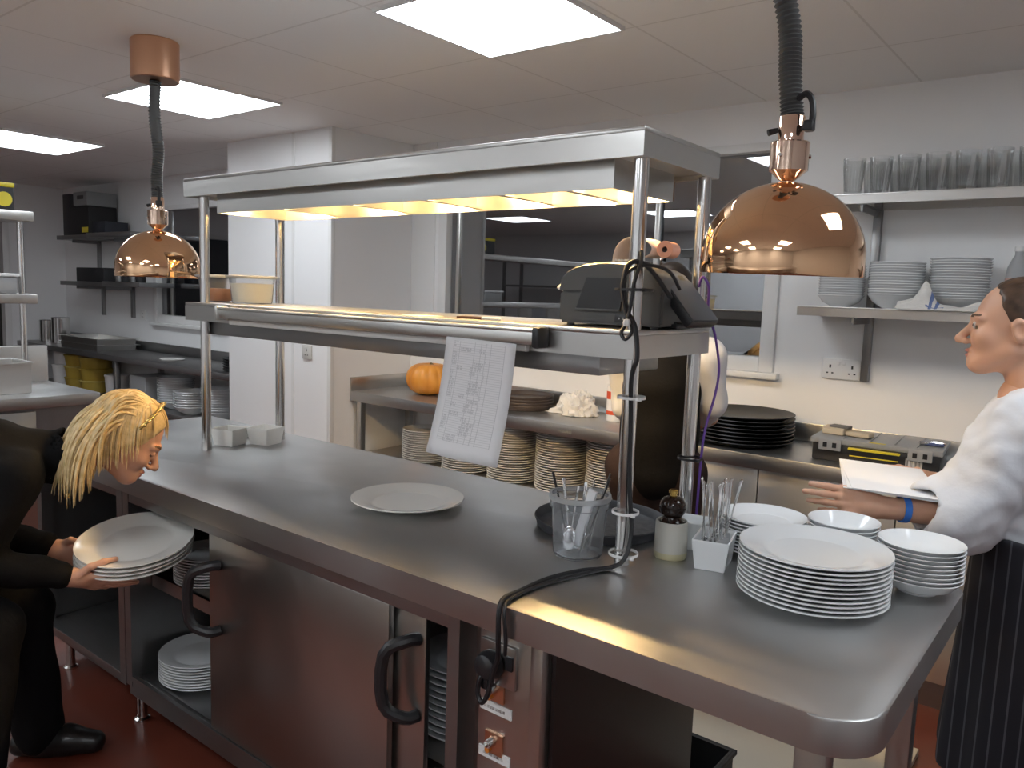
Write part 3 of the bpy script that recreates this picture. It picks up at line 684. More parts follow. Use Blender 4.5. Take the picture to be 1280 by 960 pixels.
def zip_tie(x, y, z, r, m, label):
    b = BM(); lathe(b, [(r, -.003), (r + .002, -.003), (r + .002, .003), (r, .003), (r, -.003)], 24); box(b, r - .001, -.006, -.004, r + .012, .002, .004, .001)
    o = obj('cable_tie', b, m); o.location = (x, y, z); o.rotation_euler = (0, 0, R(-30)); return tag(o, label, 'cable tie')
zip_tie(-.897, 1.582, 1.30, .031, WHITEP, 'white cable tie on the front gantry post just below the lower shelf')
zip_tie(-.897, 1.582, 1.03, .030, WHITEP, 'white cable tie halfway down the front gantry post')
zip_tie(-.897, 1.582, .93, .033, WHITEP, 'white cable tie at the foot of the front gantry post')
zip_tie(-.897, 1.57, 1.545, .042, BLACKP, 'black strap holding the cable loop to the upper front post')
zip_tie(-.897, 1.910, 1.11, .031, BLACKP, 'black strap on the rear right gantry post')
b = BM(); lathe(b, [(0, -.009), (.007, -.007), (.009, 0), (.007, .007), (0, .009)], 14, (-.884, 1.522, 1.472)); tag(obj('cable_clip', b, WHITEP), 'white round clip pinching the looped black cord', 'clip')
b = BM(); tube(b, catmull([(-.890, 1.885, 1.56), (-.878, 1.88, 1.585), (-.865, 1.89, 1.56), (-.868, 1.90, 1.51), (-.872, 1.93, 1.475), (-.868, 1.957, 1.43), (-.855, 1.962, 1.35), (-.858, 1.955, 1.28), (-.874, 1.94, 1.18), (-.878, 1.935, 1.08), (-.880, 1.935, .98), (-.885, 1.94, .91)], 8), .0035, 8); tag(obj('network_cable', b, PURPLE), 'thin purple cable running down the rear right gantry post', 'cable')

# ------------------------------------------------------------------ back counter along the rear wall
bc = thing('back_counter', 'steel back counter with upstand and plate shelf below, along the rear wall', 'counter', (0, 0, 0))
BX0, BX1, BY0, BY1, BZ = -3.808, .75, 3.20, 3.718, .888
b = BM(); box(b, BX0, BY0, BZ - .062, BX1, BY1, BZ, .005); obj('top', b, STEELTOP, bc)
b = BM(); box(b, BX0, BY1 - .016, BZ, BX1, BY1, BZ + .085, .003); box(b, BX0, BY0, BZ - .02, BX0 + .014, BY1 - .016, BZ + .085, .003); obj('upstand', b, STEEL, bc)
b = BM(); box(b, BX0 + .02, BY0 + .02, .46, -1.76, BY1 - .02, .49, .003); obj('undershelf', b, STEEL, bc)
for (x, y) in ((-3.75, 3.245), (-3.75, 3.66), (-2.9, 3.66), (-1.80, 3.66)):
    b = BM(); box(b, x - .02, y - .02, .03, x + .02, y + .02, BZ - .062, .003); cyl(b, x, y, 0, .03, .018, n=16); obj('leg', b, STEEL, bc)
for i, (x0, x1) in enumerate(((-1.74, -1.205), (-1.2, -.66), (-.655, -.115), (-.11, .43))):
    b = BM(); box(b, x0, BY0 + .03, .12, x1, BY0 + .055, BZ - .066, .003); d = obj('door', b, STEELBR, bc)
b = BM(); box(b, -1.75, BY0 + .055, .10, .74, BY1 - .02, BZ - .062); box(b, -1.75, BY0 + .08, 0, .74, BY0 + .1, .10); obj('cabinet_body', b, STEELDK, bc)
b = BM(); box(b, -2.205, BY0 - .0007, BZ - .042, -2.165, BY0 + .002, BZ - .03); box(b, -2.16, BY0 - .0007, BZ - .044, -2.14, BY0 + .002, BZ - .026); obj('maker_plate', b, mat('etched_grey', (.18, .18, .18), .5), bc)
PL3 = dish('plate_under', plate_prof(.142), CREAM)
for (x, y, n, w) in ((-3.335, 3.40, 15, 'the short stack below the pumpkin'), (-2.99, 3.385, 13, 'the stack hidden behind the hanging sheet'), (-2.655, 3.395, 25, 'the tall stack under the brown trays'), (-2.335, 3.41, 25, 'the tall stack under the crumpled cloth'), (-2.02, 3.42, 24, 'the tall stack beside the dark waistcoat')):
    stack('dinner_plate', PL3, x, y, .4905, n, .0128, 'plate', w, 'plate', 'plates stacked under the back counter', .002)
ZB = BZ + .0005
# pumpkin
b = BM(); prof = []
for i in range(25):
    a = PI * i / 24; prof.append((max(0, .148 * (math.sin(a) ** .72)), .098 - .098 * math.cos(a)))
prof = [(r, z - (.035 * math.exp(-(r / .035) ** 2) if z > .1 else -.02 * math.exp(-(r / .04) ** 2))) for r, z in prof]
def ribs(a, r, z): return 1 - .075 * (1 - abs(math.sin(a * 7 + .3 * math.sin(a * 2))) ** .55)
pk = thing('pumpkin', 'orange ribbed pumpkin on the back counter beside the pillar', 'pumpkin', (-3.385, 3.475, ZB))
lathe(b, prof, 140, fn=ribs); obj('flesh', b, PUMP, pk, 80)
b = BM(); tube(b, catmull([(0, 0, .15), (.004, 0, .175), (.014, .004, .19)], 4), [.018] + [.012] * 7 + [.013], 9); obj('stem', b, mat('dry_stem', (.16, .11, .04), .8), pk)
TB = tray_me('tray_brown', .165, TRAYBR)
stack('serving_tray', TB, -2.665, 3.5, ZB, 4, .0165, 'brown round tray', 'the pile behind the hanging sheet', 'tray', 'brown trays on the back counter', 0)
TK = dish('pan_black', [(0, 0), (.18, 0), (.185, .003), (.222, .020), (.226, .022), (.224, .025), (.216, .023), (.18, .006), (0, .005)], TRAYBK, 64)
stack('round_tray', TK, -1.375, 3.455, ZB, 8, .0165, 'black round tray', 'the wide black pile on the back counter', 'tray', 'black trays on the back counter', .003)
# crumpled cloth
def crumple(name, x, y, z, rx, ry, h, seed, m, label, cat, tail=None):
    b = BM(); bmesh.ops.create_icosphere(b, subdivisions=5, radius=1)
    for v in b.verts:
        d = v.co.normalized(); p = d * 2.1 + Vector((seed, seed * .7, 0))
        q = 1 + .30 * noise.noise(p * .9) + .22 * (1 - abs(noise.noise(p * 1.9)) * 2.2) + .10 * (1 - abs(noise.noise(p * 4.1)) * 2)
        zz = max(0, d.z); lift = zz ** .8
        v.co = Vector((d.x * rx * q, d.y * ry * q, h * lift * q + .004 * (1 + noise.noise(p * 3))))
        if d.z < 0: v.co.z = .0005 + .003 * (1 + d.z)
        if tail:
            k = max(0, d.dot(Vector((tail[0], tail[1], 0)).normalized()) - .86) / .14
            v.co += Vector((tail[0], tail[1], 0)) * k * k; v.co.z *= (1 - .8 * k)
    o = obj(name, b, m, None, 60); o.location = (x, y, z); return tag(o, label, cat)
crumple('cloth', -2.315, 3.515, ZB, .085, .075, .105, 3.1, CLOTHW, 'crumpled white cloth on the back counter', 'cloth', (-.10, -.02))
bt = thing('spray_bottle', 'white plastic bottle with red labels on the back counter by the gantry post', 'bottle', (-2.075, 3.50, ZB))
b = BM(); lathe(b, [(0, 0), (.043, 0), (.046, .004), (.046, .165), (.042, .185), (.02, .205), (.018, .225), (0, .225)], 28); obj('bottle_body', b, WHITEP, bt)
b = BM(); lathe(b, [(.0465, .115), (.0468, .115), (.0468, .155), (.0465, .155)], 28); lathe(b, [(.0465, .035), (.0468, .035), (.0468, .055), (.0465, .055)], 28); obj('label_band', b, REDLAB, bt)
b = BM(); lathe(b, [(0, .222), (.02, .222), (.02, .25), (0, .252)], 18); obj('cap', b, WHITEP, bt)
# organiser case
og = thing('organiser_case', 'black parts case with translucent lid and yellow handle on the back counter', 'case', (-.79, 3.475, ZB), R(5))
b = BM(); box(b, -.235, -.15, 0, .235, .15, .072, .006); obj('tray_body', b, BLACKP, og)
b = BM(); box(b, -.243, -.158, .072, .243, .155, .094, .005)
for x in (-.12, -.02, .07, .15): box(b, x - .002, -.13, .094, x + .002, .14, .097)
obj('lid', b, FROST, og)
for x in (-.165, .165):
    b = BM(); box(b, x - .043, -.168, .046, x + .043, -.156, .092, .003); l = obj('latch', b, FROST, og)
    b = BM(); box(b, x - .026, -.170, .058, x - .010, -.1675, .078); box(b, x + .010, -.170, .058, x + .026, -.1675, .078); obj('latch_slot', b, BLACKP, l)
b = BM(); box(b, -.095, -.170, .058, .095, -.150, .066, .002); box(b, -.09, -.154, .030, .09, -.150, .034, .001); obj('handle', b, YELLOW, og)
b = BM(); box(b, .115, -.1515, .01, .175, -.1495, .05); obj('barcode_label', b, [add_noise(mat('barcode', (.7, .7, .7), .5), (160, 1, 1), 1.5, None, None, (.15, .15, .15), (.75, .75, .74), detail=0)], og)
b = BM(); box(b, -.02, -.158, .0945, .04, -.14, .0955); obj('yellow_sticker', b, YELLOW, og)
wl = thing('folded_wallet', 'beige folded cloth roll on the left of the organiser lid', 'cloth roll', (-.93, 3.44, ZB + .0965), R(-8))
b = BM(); t = bmesh.new(); prof = [(-.05, .0), (.05, 0), (.055, .012), (.03, .03), (-.01, .034), (-.045, .022)]
extrude_profile(t, prof, -.07, .02, .003); merge(b, t); box(b, .02, -.035, .0, .12, .03, .02, .008); obj('roll', b, BEIGEC, wl)
b = BM(); box(b, -.05, -.03, .026, .03, .02, .0365, .004); obj('flap', b, mat('dark_flap', (.16, .15, .14), .8), wl)
b = BM(); tube(b, [(-.635, 3.42, ZB + .106), (-.59, 3.45, ZB + .108), (-.55, 3.455, ZB + .105)], [.007, .009, .006], 8, True, 0); box(b, -.64, 3.43, ZB + .0972, -.55, 3.47, ZB + .108, .004, 2, 1); tag(obj('tool_bundle', b, [CHROME, mat('navy_cloth', (.08, .11, .25), .7)]), 'small navy and steel tool bundle on the right of the organiser lid', 'tool')

# ------------------------------------------------------------------ wall shelves with brackets (right)
def wall_shelf(z0, z1, x0, label):
    t = thing('wall_shelf', label, 'shelf', (0, 0, 0))
    b = BM(); box(b, x0, 3.42, z1 - .006, .75, YB, z1, .001); box(b, x0, 3.42, z0, .75, 3.428, z1 - .006); box(b, x0, 3.428, z0, x0 + .008, YB, z1 - .006); box(b, x0, 3.70, z0, .75, YB, z1 - .006)
    obj('board', b, STEEL, t)
    for x in (-.93, .4):
        b = BM(); prism(b, [(x - .004, 3.44), (x + .004, 3.44), (x + .004, 3.69), (x - .004, 3.69)], z0 - .03, z0); box(b, x - .012, 3.46, z0 - .006, x + .012, 3.69, z0)
        obj('bracket_arm', b, STEELDK, t)
    return t
wall_shelf(1.935, 1.975, -1.10, 'upper steel wall shelf carrying the ribbed glasses'); wall_shelf(1.475, 1.515, -1.155, 'lower steel wall shelf carrying stacked bowls and plates')
for x in (-.93, .4):
    b = BM(); box(b, x - .016, 3.685, 1.19, x + .016, 3.7195, 1.99, .002)
    u = obj('shelf_upright', b, STEELDK)
    tag(u, 'steel upright fixed to the wall beside the socket, carrying both shelves' if x < 0 else 'steel shelf upright out of frame to the right', 'bracket')
def glass_me():
    b = BM(); H = .148
    def fl(a, r, z): return 1 + (.035 * math.cos(a * 18) if .02 < z < .118 and r > .025 else 0)
    outer = [(0, 0), (.030, 0), (.032, .004), (.0335, .022), (.034, .03), (.041, .112), (.0425, .124), (.044, .14), (.0445, .1475)]
    inner = [(.043, .148), (.0425, .14), (.0405, .122), (.0315, .02), (.028, .016), (0, .0155)]
    lathe(b, outer + inner, 144, fn=fl); o = obj('tumbler', b, GLASSM, None, 60); me = o.data; bpy.data.objects.remove(o); return me
GL_ = glass_me(); NTH = ['first', 'second', 'third', 'fourth', 'fifth', 'sixth', 'seventh']
for k in range(7):
    x = -.985 + .1035 * k
    place('glass_tumbler', GL_, (x, 3.485, 1.9755), f'ribbed glass tumbler, {NTH[k]} from the left in the front row on the upper shelf', 'glass', 'glasses on the upper wall shelf', (0, 0, k))
for k in range(6):
    place('glass_tumbler', GL_, (-.935 + .1035 * k, 3.60, 1.9755), f'ribbed glass tumbler, {NTH[k]} from the left in the back row on the upper shelf', 'glass', 'glasses on the upper wall shelf', (0, 0, k))
stack('bowl', dish('bowl_shelf', bowl_prof(.094, .05), CERAM), -1.015, 3.545, 1.5155, 13, .0104, 'white bowl', 'the left stack, half behind the copper lamp', 'bowl', 'bowls on the lower wall shelf')
stack('bowl', dish('bowl_deep', bowl_prof(.107, .06), CERAM), -.803, 3.555, 1.5155, 13, .0108, 'white bowl', 'the middle stack on the lower shelf', 'bowl', 'middle stack on the lower wall shelf')
stack('bowl', dish('bowl_deep2', bowl_prof(.110, .05), CERAM), -.575, 3.57, 1.5155, 16, .0105, 'white bowl', 'the right stack on the lower shelf', 'bowl', 'right stack on the lower wall shelf')
# folded striped tea towel over the shelf front
tw = thing('tea_towel', 'white tea towel with blue stripe, folded on the front of the lower wall shelf', 'towel', (-.63, 3.442, 1.5155))
b = BM(); nx, ny = 28, 10; vs = {}
for i in range(nx + 1):
    for j in range(ny + 1):
        u = i / nx; v = j / ny; x = -.135 + .30 * u; y = -.045 + .05 * v
        z = .006 + .024 * v + .010 * noise.noise(Vector((u * 6, v * 3, 1))) + .075 * math.exp(-((u - .32) / .09) ** 2) * v + .012 * math.sin(u * 7) * v
        vs[i, j] = b.verts.new((x, y + .006 * noise.noise(Vector((u * 5, v * 2, 4))), max(.001, z)))
for i in range(nx):
    for j in range(ny):
        f = b.faces.new((vs[i, j], vs[i + 1, j], vs[i + 1, j + 1], vs[i, j + 1])); f.material_index = 1 if i in (11, 13) or j == 1 and 9 < i < 16 else 0
fr = [vs[i, 0] for i in range(nx + 1)]; lo = [b.verts.new((v.co.x + (.01 if i == 0 else 0), v.co.y - .001, .0005)) for i, v in enumerate(fr)]
bkv = [b.verts.new((v.co.x, v.co.y + .052, .0005)) for v in fr]; bk = [vs[i, ny] for i in range(nx + 1)]
for i in range(nx):
    b.faces.new((lo[i], lo[i + 1], fr[i + 1], fr[i])); b.faces.new((bk[i], bk[i + 1], bkv[i + 1], bkv[i])); b.faces.new((lo[i], bkv[i], bkv[i + 1], lo[i + 1]))
b.faces.new((lo[0], fr[0]) + tuple(vs[0, j] for j in range(1, ny + 1)) + (bkv[0],)); b.faces.new((lo[nx], fr[nx]) + tuple(vs[nx, j] for j in range(1, ny + 1)) + (bkv[nx],))
obj('towel_cloth', b, [CLOTHW, CLOTHB], tw, 60)
wb = thing('water_bottle', 'clear plastic bottle with white cap at the right edge of the lower wall shelf', 'bottle', (-.375, 3.50, 1.5155))
b = BM(); lathe(b, [(0, 0), (.036, 0), (.038, .006), (.038, .12), (.036, .15), (.034, .17), (.02, .205), (.014, .215), (.014, .23), (0, .23)], 28); obj('bottle_body', b, FROST, wb)
b = BM(); lathe(b, [(0, .229), (.0165, .229), (.0165, .248), (0, .249)], 18); obj('cap', b, WHITEP, wb)
b = BM(); lathe(b, [(.0385, .06), (.0388, .06), (.0388, .13), (.0385, .13)], 28); obj('label_band', b, mat('faded_label', (.62, .42, .38), .5), wb)

# double wall socket by the bracket, single ones elsewhere
def socket(x, y, z, w, h, label, double=True, m=WHITEP):
    t = thing('wall_socket', label, 'socket', (x, y, z))
    b = BM(); box(b, -w / 2, -.012, -h / 2, w / 2, -.0005, h / 2, .004); obj('face_plate', b, m, t)
    for s in ((-1, 1) if double else (0,)):
        b = BM(); cx = s * w * .29
        box(b, cx - .004, -.0128, .004, cx + .004, -.0115, .018); box(b, cx - .016, -.0128, -.022, cx - .007, -.0115, -.016); box(b, cx + .007, -.0128, -.022, cx + .016, -.0115, -.016); obj('pin_hole', b, BLACKP, t)
        b = BM(); box(b, s * .012 - .007, -.016, .018, s * .012 + .007, -.0118, .034, .0015); obj('rocker_switch', b, m, t)
    return t
socket(-1.035, YB, 1.235, .165, .092, 'white double wall socket under the lower shelf, beside the bracket')
socket(-4.027, PY, 1.12, .09, .09, 'grey single socket plate on the front of the pillar', False, LTGREY)
socket(-7.42, YB, 1.20, .10, .10, 'pale single socket on the far left rear wall, between bracket and window', False)

# ------------------------------------------------------------------ far left: counter, shelves, second pass table
lc = thing('far_counter', 'dull steel counter along the rear wall left of the pillar', 'counter', (0, 0, 0))
LX0, LX1, LY0 = -9.09, -4.905, 3.22; LZ = .865
b = BM(); box(b, LX0, LY0, LZ - .05, LX1, 3.718, LZ, .004); obj('top', b, STEELDK, lc)
b = BM(); box(b, LX0, 3.70, LZ, LX1, 3.718, .95, .002); box(b, LX1 - .014, LY0 + .02, LZ, LX1, 3.70, .95, .002); obj('upstand', b, STEELDK, lc)
b = BM(); box(b, LX0 + .02, LY0 + .03, .43, LX1 - .02, 3.70, .455, .002); obj('undershelf', b, STEELDK, lc)
for x in (-9.0, -7.0, -5.0):
    for y in (LY0 + .04, 3.66):
        b = BM(); box(b, x - .022, y - .022, .0, x + .022, y + .022, LZ - .05, .002); obj('leg', b, STEELDK, lc)
ZL = LZ + .0005; ZU = .4555
def pan(name, x, y, z, w, d, h, m, label, cat):
    t = bmesh.new(); k = .88
    def loop(s, q, zz): return [t.verts.new((x + sx * (w / 2 * s - q), y + sy * (d / 2 * s - q), zz)) for sx, sy in ((-1, -1), (1, -1), (1, 1), (-1, 1))]
    A = loop(k, 0, z); B = loop(k + .02, 0, z + h * .93); Cc = loop(1.0, 0, z + h * .94); D = loop(1, 0, z + h); E_ = loop(k + .01, .003, z + h * .985); F = loop(k - .01, .003, z + .004)
    t.faces.new(A[::-1]); bridge(t, A, B); bridge(t, B, Cc); bridge(t, Cc, D); bridge(t, D, E_); bridge(t, E_, F); t.faces.new(F)
    bmesh.ops.bevel(t, geom=t.edges[:], offset=min(.004, h * .02), segments=2, affect='EDGES')
    return tag(obj(name, t, m), label, cat)
pan('gastro_tray', -7.80, 3.46, ZL, .86, .40, .055, STEEL, 'upper long grey steel tray of the pair on the far left counter', 'tray').location.z = .056
pan('gastro_tray', -7.80, 3.46, ZL, .86, .40, .055, STEEL, 'lower long grey steel tray of the pair on the far left counter', 'tray')
for (x, r, h, lab) in ((-8.52, .085, .26, 'tall steel canister on the far left counter beside the trays'), (-8.80, .09, .22, 'shorter steel canister in the far left corner')):
    b = BM(); lathe(b, [(0, 0), (r, 0), (r, h), (r - .004, h), (r - .004, .01), (0, .01)], 32, (x, 3.42, ZL)); tag(obj('steel_canister', b, POLISH), lab, 'canister')
b = BM(); lathe(b, [(0, 0), (.09, 0), (.1, .012), (.095, .014), (.08, .006), (0, .006)], 32, (-6.35, 3.42, ZL)); tag(obj('small_dish', b, LTGREY), 'small pale dish on the far left counter left of the gantry post', 'dish')
TKs = dish('pan_black_s', [(0, 0), (.15, 0), (.155, .003), (.18, .018), (.175, .02), (.15, .005), (0, .005)], TRAYBK, 40)
stack('round_tray', TKs, -5.3, 3.45, ZL, 5, .02, 'dark round tray', 'the pile next to the pillar', 'tray', 'dark trays next to the pillar')
def bucket(x, y, z, r, h, m, label, cat='tub', lid=None):
    t = thing('lidded_tub', label, cat, (x, y, z))
    b = BM(); lathe(b, [(0, 0), (r * .88, 0), (r * .9, .004), (r, h * .93), (0, h * .93)], 28); obj('tub_body', b, m, t)
    b = BM(); lathe(b, [(0, h * .9), (r * 1.04, h * .9), (r * 1.05, h * .97), (r, h), (0, h)], 28); obj('lid', b, lid or m, t); return t
bucket(-8.45, 3.42, ZU, .115, .21, WHITEP, 'lower white lidded tub of two under the far left counter'); bucket(-8.45, 3.42, ZU + .211, .10, .13, WHITEP, 'upper white lidded tub of two under the far left counter')
YT = mat('mustard_tub', (.42, .30, .05), .5)
for r_, rowname in enumerate(('bottom', 'middle', 'top')):
    for c_, (x, side) in enumerate(((-8.08, 'left'), (-7.76, 'right'))):
        bucket(x, 3.42, ZU + .111 * r_, .145, .11, YT, f'mustard yellow tub, {rowname} row {side}, under the far left counter', lid=mat('mustard_lid', (.5, .40, .12), .5) if (r_ + c_) % 2 else YT)
bucket(-7.35, 3.42, ZU, .10, .2, WHITEP, 'white tub beside the mustard yellow tubs')
PB = dish('bowl_far', bowl_prof(.15, .07), CERAM, 40)
stack('bowl', PB, -6.35, 3.45, ZU, 11, .02, 'white dish', 'the left stack under the far counter', 'bowl', 'dishes under the far counter')
stack('bowl', PB, -6.0, 3.40, ZU, 7, .02, 'white dish', 'the middle stack under the far counter', 'bowl', 'dishes under the far counter')
stack('bowl', PB, -5.62, 3.42, ZU, 10, .02, 'white dish', 'the far stack beside the pillar', 'bowl', 'dishes under the far counter')
b = BM(); box(b, -6.85, 3.30, ZU, -6.58, 3.6, ZU + .25, .004); tag(obj('storage_box', b, FROST), 'translucent storage box under the far counter beside the white dishes', 'box')
for (z0, x0, x1, xs, lab, upr) in ((1.90, -8.55, -7.0, -7.86, 'upper wall shelf in the far left corner, carrying dark boxes', True), (1.455, -8.5, -6.85, -7.55, 'lower wall shelf in the far left corner, carrying a black box', False)):
    t = thing('wall_shelf', lab, 'shelf', (0, 0, 0))
    b = BM(); box(b, x0, 3.42, z0, xs, YB, z0 + .04, .002); box(b, xs, 3.40, z0 + .01, x1, YB, z0 + .05, .002); obj('board', b, STEELDK, t)
    for x in ((-8.27, -7.4) if upr else (-8.2, -7.59)):
        b = BM(); box(b, x - .02, 3.69, z0 - (.40 if upr else .29), x + .02, YB - .0005, z0, .002); prism(b, [(x - .006, 3.45), (x + .006, 3.45), (x + .006, 3.69), (x - .006, 3.69)], z0 - .03, z0); obj('bracket', b, STEELDK, t)
ZH = 1.9405
rg = thing('appliance_box', 'dark boxed appliance with grey top panel on the far upper shelf', 'appliance', (-7.98, 3.56, ZH))
b = BM(); box(b, -.30, -.13, 0, .12, .14, .27, .008); obj('case', b, BLACKM, rg)
b = BM(); box(b, -.16, -.145, .27, .13, .14, .40, .006); obj('top_panel', b, mat('grey_panel', (.28, .29, .29), .5), rg)
b = BM(); box(b, -.07, -.147, .33, .06, -.144, .365); obj('display', b, BLACKP, rg)
b = BM(); box(b, -.02, -.133, .02, .11, -.129, .07); obj('yellow_label', b, YELLOW, rg)
b = BM(); box(b, -8.46, 3.45, ZH, -8.30, 3.68, ZH + .40, .004); tag(obj('binder_box', b, mat('dark_card', (.05, .05, .055), .6)), 'tall dark box at the left end of the far upper shelf', 'box')
b = BM(); box(b, -7.84, 3.46, ZH + .0105, -7.60, 3.68, ZH + .12, .004); tag(obj('dark_carton', b, mat('dark_carton', (.035, .038, .05), .6)), 'small dark carton right of the boxed appliance on the far upper shelf', 'box')
b = BM(); box(b, -8.2, 3.45, 1.496, -7.62, 3.68, 1.63, .004); tag(obj('black_case', b, BLACKM), 'long black case on the far lower wall shelf', 'case')
for k, x in enumerate((-7.45, -7.32, -7.18, -7.06)):
    b = BM(); lathe(b, [(0, 0), (.04, 0), (.042, .004), (.042, .09), (.036, .1), (0, .1)], 20, (x, 3.52, 1.506)); box(b, x - .012, 3.476, 1.53, x + .012, 3.481, 1.57)
    tag(obj('spice_jar', b, [STEELDK, BLACKM][k % 2]), f'{NTH[k]} small jar from the left on the far lower wall shelf', 'jar', 'jars on the far lower wall shelf')
# second pass table, at the left edge
T2X0, T2X1, T2Y0, T2Y1 = -5.18, -4.495, -.9, 2.0
tb = thing('steel_table', 'bright steel table with tall upstand at the left edge of the photo', 'table', (0, 0, 0))
b = BM(); box(b, T2X0, T2Y0, .838, T2X1, T2Y1, .90, .005); obj('top', b, STEELTOP, tb)
b = BM(); box(b, T2X0 - .04, T2Y0, .838, T2X0, T2Y1, 1.115, .004); obj('upstand', b, STEEL, tb)
b = BM(); box(b, T2X0, T2Y0 + .05, .10, T2X1 - .05, T2Y1 - .04, .838); obj('cabinet_body', b, STEELDK, tb)
for y in (1.3, .5, -.3):
    b = BM(); box(b, T2X1 - .05, y - .38, .13, T2X1 - .03, y + .38, .82, .003); d = obj('door', b, STEELV, tb)
    b = BM(); box(b, T2X1 - .03, y - .3, .74, T2X1 - .012, y + .3, .76, .004); obj('handle', b, POLISH, d)
for y in (1.9, -.8):
    for x in (T2X0 + .05, T2X1 - .1): foot(tb, x, y, .10)
g2 = thing('table_gantry', 'white-edged two-tier steel shelf standing on the left table', 'gantry', (0, 0, 0))
for (z0, z1, nm) in ((1.832, 1.886, 'top_shelf'), (1.375, 1.428, 'lower_shelf')):
    b = BM(); box(b, -5.14, -.7, z0, -4.9, 1.845 if z1 > 1.5 else 1.85, z1, .004); obj(nm, b, STEEL, g2)
for y in (1.80, -.6):
    for (a_, c_) in ((.9003, 1.375), (1.428, 1.832)):
        b = BM(); cyl(b, -4.98, y, a_, c_, .0165, n=24); obj('post', b, POLISH, g2)
pan('gastro_container', -4.80, 1.62, .9005, .30, .22, .17, STEELBR, 'deep steel gastro container on the left table', 'container')
b = BM(); lathe(b, [(0, 0), (.05, 0), (.07, .04), (.066, .04), (.046, .006), (0, .006)], 28, (-4.66, 1.42, .9005)); tag(obj('white_bowl', b, CERAM), 'small white bowl on the left table at the photo edge', 'bowl')
lb = thing('lidded_container', 'clear container with white lid on the lower shelf of the left table gantry', 'container', (-5.0, 1.62, 1.4285))
b = BM(); box(b, -.1, -.13, 0, .1, .13, .095, .01); obj('container_body', b, FROST, lb)
b = BM(); box(b, -.11, -.14, .095, .11, .14, .112, .005); obj('lid', b, WHITEP, lb)
b = BM(); box(b, -.085, -.115, .006, .085, .115, .07, .012); obj('contents', b, BEIGEC, lb)
yb = thing('yellow_pack', 'black and yellow pack on the top shelf of the left table gantry', 'pack', (-5.03, 1.66, 1.8865))
b = BM(); box(b, -.07, -.11, 0, .07, .11, .13, .006); obj('pack_body', b, BLACKM, yb)
b = BM(); box(b, -.075, -.115, .125, .075, .115, .152, .008); obj('pack_top', b, YELLOW, yb)
b = BM(); tube(b, [(.0705, .06, .06), (.073, .06, .06)], .04, 20); obj('emblem', b, YELLOW, yb)

# ------------------------------------------------------------------ behind the camera: rack mirrored in the window, counter added for bounce light
sh = thing('storage_rack', 'dark storage rack with crockery, seen only mirrored in the dark window', 'rack', (-6.6, -2.45, 0))
for (x, y) in ((-1.3, -.22), (1.3, -.22), (-1.3, .22), (1.3, .22)):
    b = BM(); box(b, x - .02, y - .02, 0, x + .02, y + .02, 2.0, .002); obj('upright', b, STEELDK, sh)
for z in (.45, 1.05, 1.65):
    b = BM(); box(b, -1.32, -.24, z - .03, 1.32, .24, z, .002); obj('rack_shelf', b, STEELDK, sh)
BT = dish('bowl_terra', bowl_prof(.12, .14), TERRA, 32)
for k in range(3): place('terracotta_bowl', BT, (-6.75 + k * .36, -2.45, 1.6505), 'terracotta bowl on the rack, seen mirrored in the dark window', 'bowl', 'terracotta bowls on the rack')
PD = dish('plate_terra', plate_prof(.15), CREAM, 40)
for k in range(4): place('display_plate', PD, (-7.6 + k * .55, -2.38, 1.20), 'upright plate on the rack, seen mirrored in the dark window', 'plate', 'upright plates on the rack', (R(78), 0, 0))

ck = thing('bounce_counter', 'bright steel counter added behind the camera to bounce light up, seen only mirrored in copper', 'counter', (0, 0, 0))  # unseen reflector, added to throw panel light up onto the ceiling
b = BM(); box(b, -4.6, -1.75, .84, 1.8, -.95, .90, .004); obj('top', b, STEELBR, ck)
b = BM(); box(b, -4.55, -1.72, .10, 1.75, -1.0, .84, .004); obj('cabinet_body', b, STEEL, ck)
for k in range(6):
    x = -4.05 + k * 1.03; b = BM(); box(b, x - .48, -1.0, .14, x + .48, -.98, .82, .003); d = obj('door', b, STEELV, ck)
    b = BM(); box(b, x - .3, -.98, .74, x + .3, -.962, .76, .003); obj('handle', b, POLISH, d)
for x in (-4.45, 1.65):
    for y in (-1.65, -1.05): foot(ck, x, y, .10)
# ------------------------------------------------------------------ people: continuous surfaces from blended tapered limbs
def A3(p): return np.array(p, dtype=np.float32)
def cap(P, a, b, ra, rb):
    a, b = A3(a), A3(b); ba = b - a; pa = P - a
    h = np.clip((pa @ ba) / max(float(ba @ ba), 1e-9), 0, 1)
    return np.sqrt(((pa - h[:, None] * ba) ** 2).sum(1)) - (ra + (rb - ra) * h)
def ell(P, c, r, M=None):
    q = P - A3(c)
    if M is not None: q = q @ np.asarray(M, dtype=np.float32)
    r = A3(r); k0 = np.sqrt(((q / r) ** 2).sum(1)); k1 = np.sqrt(((q / (r * r)) ** 2).sum(1)) + 1e-9
    return k0 * (k0 - 1) / k1
def smin(a, b, k):
    h = np.clip(.5 + .5 * (b - a) / k, 0, 1); return b + (a - b) * h - k * h * (1 - h)
def smax(a, b, k): return -smin(-a, -b, k)
